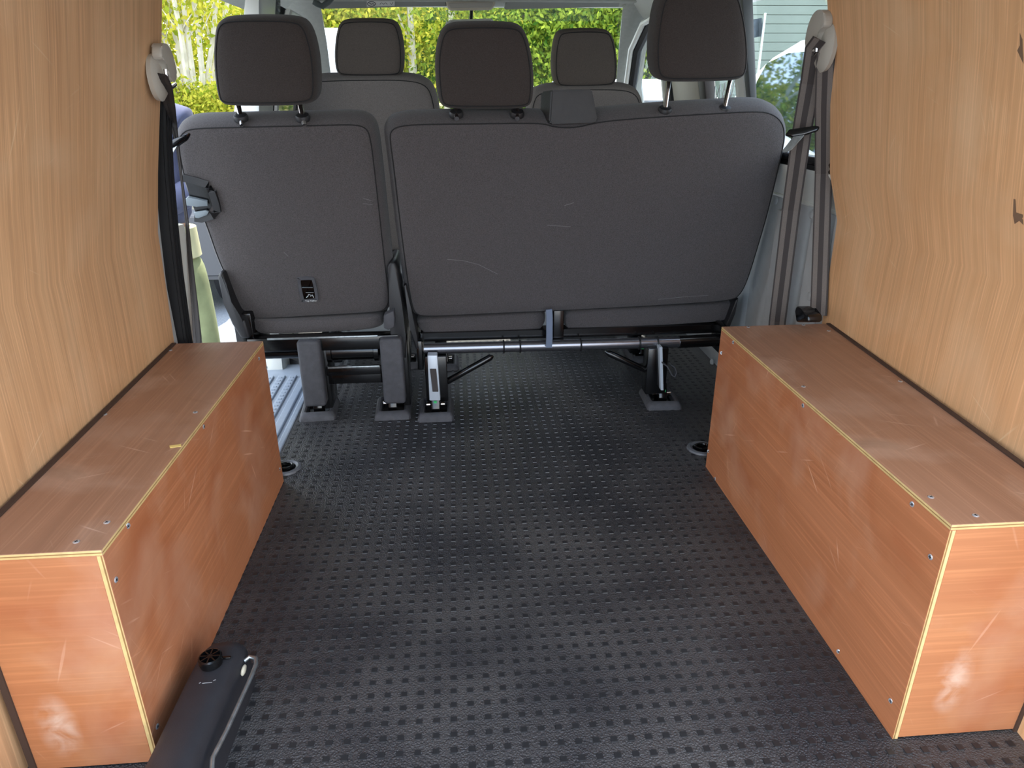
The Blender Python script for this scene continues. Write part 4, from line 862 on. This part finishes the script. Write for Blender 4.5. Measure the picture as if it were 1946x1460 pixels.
# ------------------------------------------------------------------ OUTSIDE: vehicles
def wheel(t, x, y, z, r, s):
    bm = NB(); lathe(bm, (x, y, z), [(r*.6, -.10), (r*.95, -.10), (r, -.07), (r, .07), (r*.95, .10), (r*.6, .10)], 28, 'X'); w_ = mk('wheel', bm, RUBBER, t, True)
    mk('hub_cap', nlathe((x+s*.085, y, z), [(r*.58, 0), (r*.5, s*.02), (r*.12, s*.03), (r*.02, s*.03)], 20, 'X'), STEEL, w_, True)
def vehicle(label, cat, name, x0, x1, y0, prof, glassside, paint, wheels, wr=.33, group='parked vehicles', tum=.10, mirror=None, windmat=DARKGLASS, front=None, rails=False, belt=.85):
    """prof: (y,z) side silhouette above ground; the body narrows above the belt line by tum"""
    t = thing(name, label, cat, ((x0+x1)/2, y0, GZ), group); xc = (x0+x1)/2
    def X(x, z): k = max(0, z-belt); return x+(-1 if x > xc else 1)*tum*k
    bm = NB(); pts = [(y0+y, GZ+z, z) for y, z in prof]; n = len(pts)
    A = [bm.verts.new((X(x0, h), y, z)) for y, z, h in pts]; B = [bm.verts.new((X(x1, h), y, z)) for y, z, h in pts]
    bm.faces.new(A); bm.faces.new(B[::-1])
    for i in range(n): bm.faces.new((A[i], B[i], B[(i+1) % n], A[(i+1) % n]))
    bmesh.ops.triangulate(bm, faces=[f for f in bm.faces if len(f.verts) > 4])
    ed = [e for e in bm.edges if len(e.link_faces) == 2 and e.calc_face_angle(0) > .25]
    bmesh.ops.bevel(bm, geom=ed, offset=.045, segments=3, affect='EDGES'); mk('body', bm, paint, t, True)
    for poly in glassside:
        for x, s in ((x0, -1), (x1, 1)):
            P = [Vector((X(x, z)+s*.012, y0+y, GZ+z)) for y, z in poly]; bm = NB(); prism(bm, P, (-s*.02, 0, 0)); mk('side_window', bm, windmat, t)
    if front:
        for (ya, za, yb, zb) in front:
            d = Vector((0, yb-ya, zb-za)); nn = Vector((0, d.z, -d.y)).normalized()
            if nn.y*(1 if (ya-y0 if ya > 10 else ya) > 0 else 1) < 0 and ya > 1: nn = -nn
            if ya < 1 and nn.y > 0: nn = -nn
            P = [Vector((X(x0, za)+.10, y0+ya, GZ+za)), Vector((X(x1, za)-.10, y0+ya, GZ+za)), Vector((X(x1, zb)-.13, y0+yb, GZ+zb)), Vector((X(x0, zb)+.13, y0+yb, GZ+zb))]
            bm = NB(); prism(bm, [p+nn*.012 for p in P], -nn*.02); mk('screen', bm, DARKGLASS, t)
    for y in wheels: wheel(t, x0+.09, y0+y, GZ+wr, wr, -1); wheel(t, x1-.09, y0+y, GZ+wr, wr, 1)
    if mirror:
        for x, s in ((x0, -1), (x1, 1)):
            mk('door_mirror', nbox(x+s*.22, x+s*.03, y0+mirror[0]-.06, y0+mirror[0]+.06, GZ+mirror[1]-.13, GZ+mirror[1]+.13, bev=.04, seg=3), PLAST, t, True)
    if rails:
        for x in (X(x0, 1.9)+.14, X(x1, 1.9)-.14): mk('roof_rail', ntube([(x, y0+rails[0], GZ+rails[2]-.03), (x, y0+rails[0]+.15, GZ+rails[2]+.06), (x, y0+rails[1]-.2, GZ+rails[2]+.06), (x, y0+rails[1], GZ+rails[2]-.05)], .022, 8), mat('rail grey', (150, 168, 172), .4), t, True)
    return t
VAN = [(0, .30), (0, 1.0), (.12, 1.86), (.5, 1.93), (3.2, 1.945), (3.85, 1.925), (4.25, 1.83), (4.5, 1.70), (5.25, 1.15), (5.75, 1.0), (5.88, .72), (5.88, .30)]
vehicle('white van parked alongside on the right with mirror like windows', 'van', 'parked_van', 2.2, 4.05, 1.55, VAN,
        [[(.5, 1.10), (1.5, 1.10), (1.5, 1.80), (.5, 1.80)], [(1.62, 1.10), (2.75, 1.10), (2.75, 1.80), (1.62, 1.80)], [(2.9, 1.22), (3.03, 1.24), (3.53, 1.32), (4.07, 1.41), (4.22, 1.50), (4.28, 1.66), (4.2, 1.79), (3.87, 1.845), (2.9, 1.835)]], WHITEV, (.95, 4.35),
        tum=.23, windmat=MIRGLASS, front=[(5.2, 1.2, 4.55, 1.68)], rails=(.9, 3.5, 1.96), mirror=(4.5, 1.35))
vehicle('tall white van parked end on beyond the passenger headrest', 'van', 'parked_van', -2.42, -.72, 9.4, [(0, .30), (0, 1.2), (.08, 2.22), (.25, 2.32), (1.3, 2.33), (1.5, 2.28), (1.6, 1.2), (1.6, .30)],
        [[(.3, 1.2), (.9, 1.2), (.9, 1.7), (.3, 1.7)]], WHITEV, (.5, 1.2), tum=.05)
vehicle("white car partly hidden behind the driver's seat, ahead of the windscreen", 'car', 'parked_car', 1.15, 2.95, 7.75, [(0, .28), (0, .9), (.25, 1.55), (.6, 1.72), (2.2, 1.72), (3.0, 1.15), (3.8, .98), (3.95, .28)],
        [[(.5, 1.02), (1.3, 1.02), (1.3, 1.5), (.65, 1.5)], [(1.38, 1.02), (2.5, 1.02), (2.1, 1.5), (1.38, 1.5)]], WHITEV, (.75, 3.1), tum=.12, front=[(.05, 1.05, .24, 1.5)], mirror=(2.5, 1.05))
vehicle('grey car glimpsed between the person and the left seat', 'car', 'parked_car', -3.5, -1.72, 5.4, [(0, .28), (0, .80), (.3, .86), (.9, .90), (1.4, 1.1), (1.9, 1.2), (2.0, 1.15), (2.1, .28)],
        [[(.95, .93), (1.7, .95), (1.7, 1.1), (1.35, 1.08)]], GREYC, (.45, 1.6), wr=.30, tum=.1)

# ------------------------------------------------------------------ OUTSIDE: building with horizontal cladding, and a flag-like dark banner by it
def building():
    t = thing('clad_building', 'pale green building with horizontal cladding beyond the right window', 'building', (7, 10.5, GZ))
    wm = mat('pale green cladding', (126, 138, 128), .7, 0, .3, .05, 3)
    mk('wall', nbox(3.9, 12, 10.5, 14, GZ, 4.6), wm, t)
    bmsh = bpy.data.meshes.new('cladding_board'); b = NB(); box(b, -4.05, 4.05, -.03, 0, -.052, .052); b.to_mesh(bmsh); b.free(); bmsh.materials.append(wm)
    for k in range(40): inst(bmsh, 'cladding_board', t, (7.95, 10.5, 0.55+k*.112), (radians(6), 0, 0))
    mk('cream_panel', nprism([(5.05, 10.42, 2.15), (5.6, 10.42, 2.5), (5.6, 10.42, 4.2), (4.9, 10.42, 4.2)], (0, .04, 0)), mat('cream panel', (176, 178, 152), .6), t)  # cream panel, paler than the cladding boards
    mk('drain_pipe', ntube([(5.42, 10.40, GZ), (5.42, 10.40, 4.5)], .04, 10), mat('pale pipe', (188, 196, 186), .5), t, True)
    mk('end_wall', nbox(6.75, 12, 9.9, 10.5, GZ, 4.6), mat('grey green render', (140, 150, 146), .8), t)
building()
t = thing('dark_banner', 'small dark banner on a pole beside the clad building', 'banner', (3.75, 9.2, GZ))
mk('pole', ntube([(3.75, 9.2, GZ), (3.75, 9.2, 1.85)], .02, 8), STEEL, t, True)
bm = NB(); strip(bm, [(3.50+.034*k, 9.2+.03*sin(k*1.3), 1.66+.006*k) for k in range(8)], .20, .01, (0, 0, 1)); mk('cloth', bm, mat('dark banner cloth', (58, 68, 74), .6, 0, .3, .4, 9), t, True)

# ------------------------------------------------------------------ PERSON BESIDE THE OPEN DOOR
def skinned(name, verts, edges, radii, m_, parent, root=0, sub=2):
    me = bpy.data.meshes.new(name); b = base_of(parent); me.from_pydata([Vector(v)-b for v in verts], edges, []); o = bpy.data.objects.new(name, me); C.objects.link(o); o.parent = parent
    s = o.modifiers.new('skin', 'SKIN'); s.use_smooth_shade = True; lay = me.skin_vertices[0] if me.skin_vertices else None
    if lay is None: bpy.context.view_layer.update(); lay = me.skin_vertices[0]
    for i, r in enumerate(radii): lay.data[i].radius = r if isinstance(r, tuple) else (r, r); lay.data[i].use_root = (i == root)
    o.modifiers.new('sub', 'SUBSURF').levels = sub; o.modifiers['sub'].render_levels = sub; me.materials.append(m_); return o
def person():
    px, py = -1.31, 3.2; g = GZ
    t = thing('person', 'person in a navy jacket and olive trousers standing outside the open left door', 'person', (px, py, g))
    def W(x, y, z): return (px+x, py+y, g+z)
    skin = mat('skin', (196, 150, 124), .55); navy = mat('navy blue jacket', (88, 91, 114), .85, 0, .3, .18, 9); cream = mat('cream shirt hem', (206, 200, 160), .85, 0, .3, .1, 12); olive = mat('olive trousers', (146, 152, 112), .85, 0, .3, .22, 9)
    # bare body, one continuous surface
    V = [W(0, 0, .98), W(0, 0, 1.15), W(0, 0, 1.35), W(0, .0, 1.52), W(0, -.01, 1.60), W(0, -.03, 1.685), W(0, -.03, 1.785), W(.0, -.03, 1.845)]
    R_ = [(.13, .10), (.12, .09), (.14, .10), (.12, .08), .060, (.068, .085), (.075, .095), (.045, .055)]; E = [(i, i+1) for i in range(7)]
    for s in (-1, 1):
        k = len(V); V += [W(s*.18, 0, 1.52), W(s*.21, .01, 1.24), W(s*.10, -.20, 1.16), W(s*.03, -.235, 1.20)]; R_ += [.05, .042, .030, .026]; E += [(3, k), (k, k+1), (k+1, k+2), (k+2, k+3)]
        pm = k+3
        for j, (dx, dy, ln) in enumerate(((-.022, -.01, .075), (-.008, -.014, .085), (.007, -.012, .08), (.02, -.008, .062))):
            q = len(V); b0 = Vector(V[pm]); V += [tuple(b0+Vector((-s*.055, dy*.3-.004, dx*.9))), tuple(b0+Vector((-s*(.055+ln*.55), dy*.3-.002, dx*1.1))), tuple(b0+Vector((-s*(.055+ln), dy*.3+.012, dx)))]; R_ += [.0095, .009, .0075]; E += [(pm, q), (q, q+1), (q+1, q+2)]
        q = len(V); b0 = Vector(V[pm]); V += [tuple(b0+Vector((-s*.022, -.02, .036))), tuple(b0+Vector((-s*.05, -.024, .062)))]; R_ += [.011, .009]; E += [(pm, q), (q, q+1)]
        k = len(V); V += [W(s*.095, 0, .90), W(s*.10, .0, .50), W(s*.10, .01, .09), W(s*.11, -.13, .03)]; R_ += [.085, .058, .038, (.04, .025)]; E += [(0, k), (k, k+1), (k+1, k+2), (k+2, k+3)]
    body = skinned('body', V, E, R_, skin, t)
    # clothing
    V = [W(0, 0, 1.04), W(0, 0, 1.18), W(0, 0, 1.38), W(0, 0, 1.535), W(0, -.01, 1.60)]; R_ = [(.19, .14), (.185, .135), (.185, .13), (.15, .10), (.072, .07)]; E = [(i, i+1) for i in range(4)]
    for s in (-1, 1):
        k = len(V); V += [W(s*.185, 0, 1.50), W(s*.225, .01, 1.24), W(s*.11, -.185, 1.16)]; R_ += [.072, .064, .050]; E += [(3, k), (k, k+1), (k+1, k+2)]
    skinned('jacket', V, E, R_, navy, t)
    bm = NB(); lathe(bm, W(0, 0, .93), [(.168, 0), (.176, .005), (.172, .13), (.15, .135)], 28)
    for v in bm.verts: v.co.y = py+(v.co.y-py)*.78
    mk('shirt_hem', bm, cream, t, True)
    V = [W(0, 0, .99), W(0, 0, .90)]; R_ = [(.158, .12), (.162, .125)]; E = [(0, 1)]
    for s in (-1, 1):
        k = len(V); V += [W(s*.095, 0, .82), W(s*.11, -.01, .50), W(s*.115, .01, .12), W(s*.115, .01, .07)]; R_ += [.108, .090, .078, .076]; E += [(1, k), (k, k+1), (k+1, k+2), (k+2, k+3)]
    skinned('trousers', V, E, R_, olive, t)
    for s in (-1, 1):
        bm = NB(); prism(bm, [W(s*.115-.045, y, z) for y, z in ((.06, 0), (.065, .08), (-.02, .10), (-.12, .065), (-.19, .045), (-.20, 0))], (.09, 0, 0), .018, 3); mk('shoe', bm, mat('pale shoe', (188, 176, 160), .7), t, True)
    # head details
    hc = Vector(W(0, -.03, 1.755)); bm = NB(); bmesh.ops.create_uvsphere(bm, u_segments=20, v_segments=14, radius=1, matrix=Matrix.Translation(hc+Vector((0, .014, .028))) @ Matrix.Diagonal((.084, .102, .10, 1)))
    bmesh.ops.delete(bm, geom=[v for v in bm.verts if v.co.z < hc.z-.05 or (v.co.y < hc.y-.055 and v.co.z < hc.z+.05)], context='VERTS'); mk('hair', bm, mat('dark hair', (58, 46, 38), .8), t, True)
    mk('nose', nprism([hc+Vector(p) for p in ((-.014, -.088, -.03), (.014, -.088, -.03), (.0, -.090, .02))], (0, -.022, -.004), .004), skin, t, True)
    mk('mouth', ntube([hc+Vector(p) for p in ((-.022, -.088, -.058), (0, -.094, -.06), (.022, -.088, -.058))], .005, 6), mat('lips', (166, 100, 90), .6), t, True)
    for s in (-1, 1):
        bm = NB(); bmesh.ops.create_uvsphere(bm, u_segments=10, v_segments=8, radius=.011, matrix=Matrix.Translation(hc+Vector((s*.03, -.082, .008)))); mk('eye', bm, mat('eye dark', (50, 46, 44), .2), t, True)
        bm = NB(); bmesh.ops.create_uvsphere(bm, u_segments=10, v_segments=8, radius=1, matrix=Matrix.Translation(hc+Vector((s*.082, .0, -.005))) @ Matrix.Diagonal((.010, .02, .032, 1))); mk('ear', bm, skin, t, True)
person()
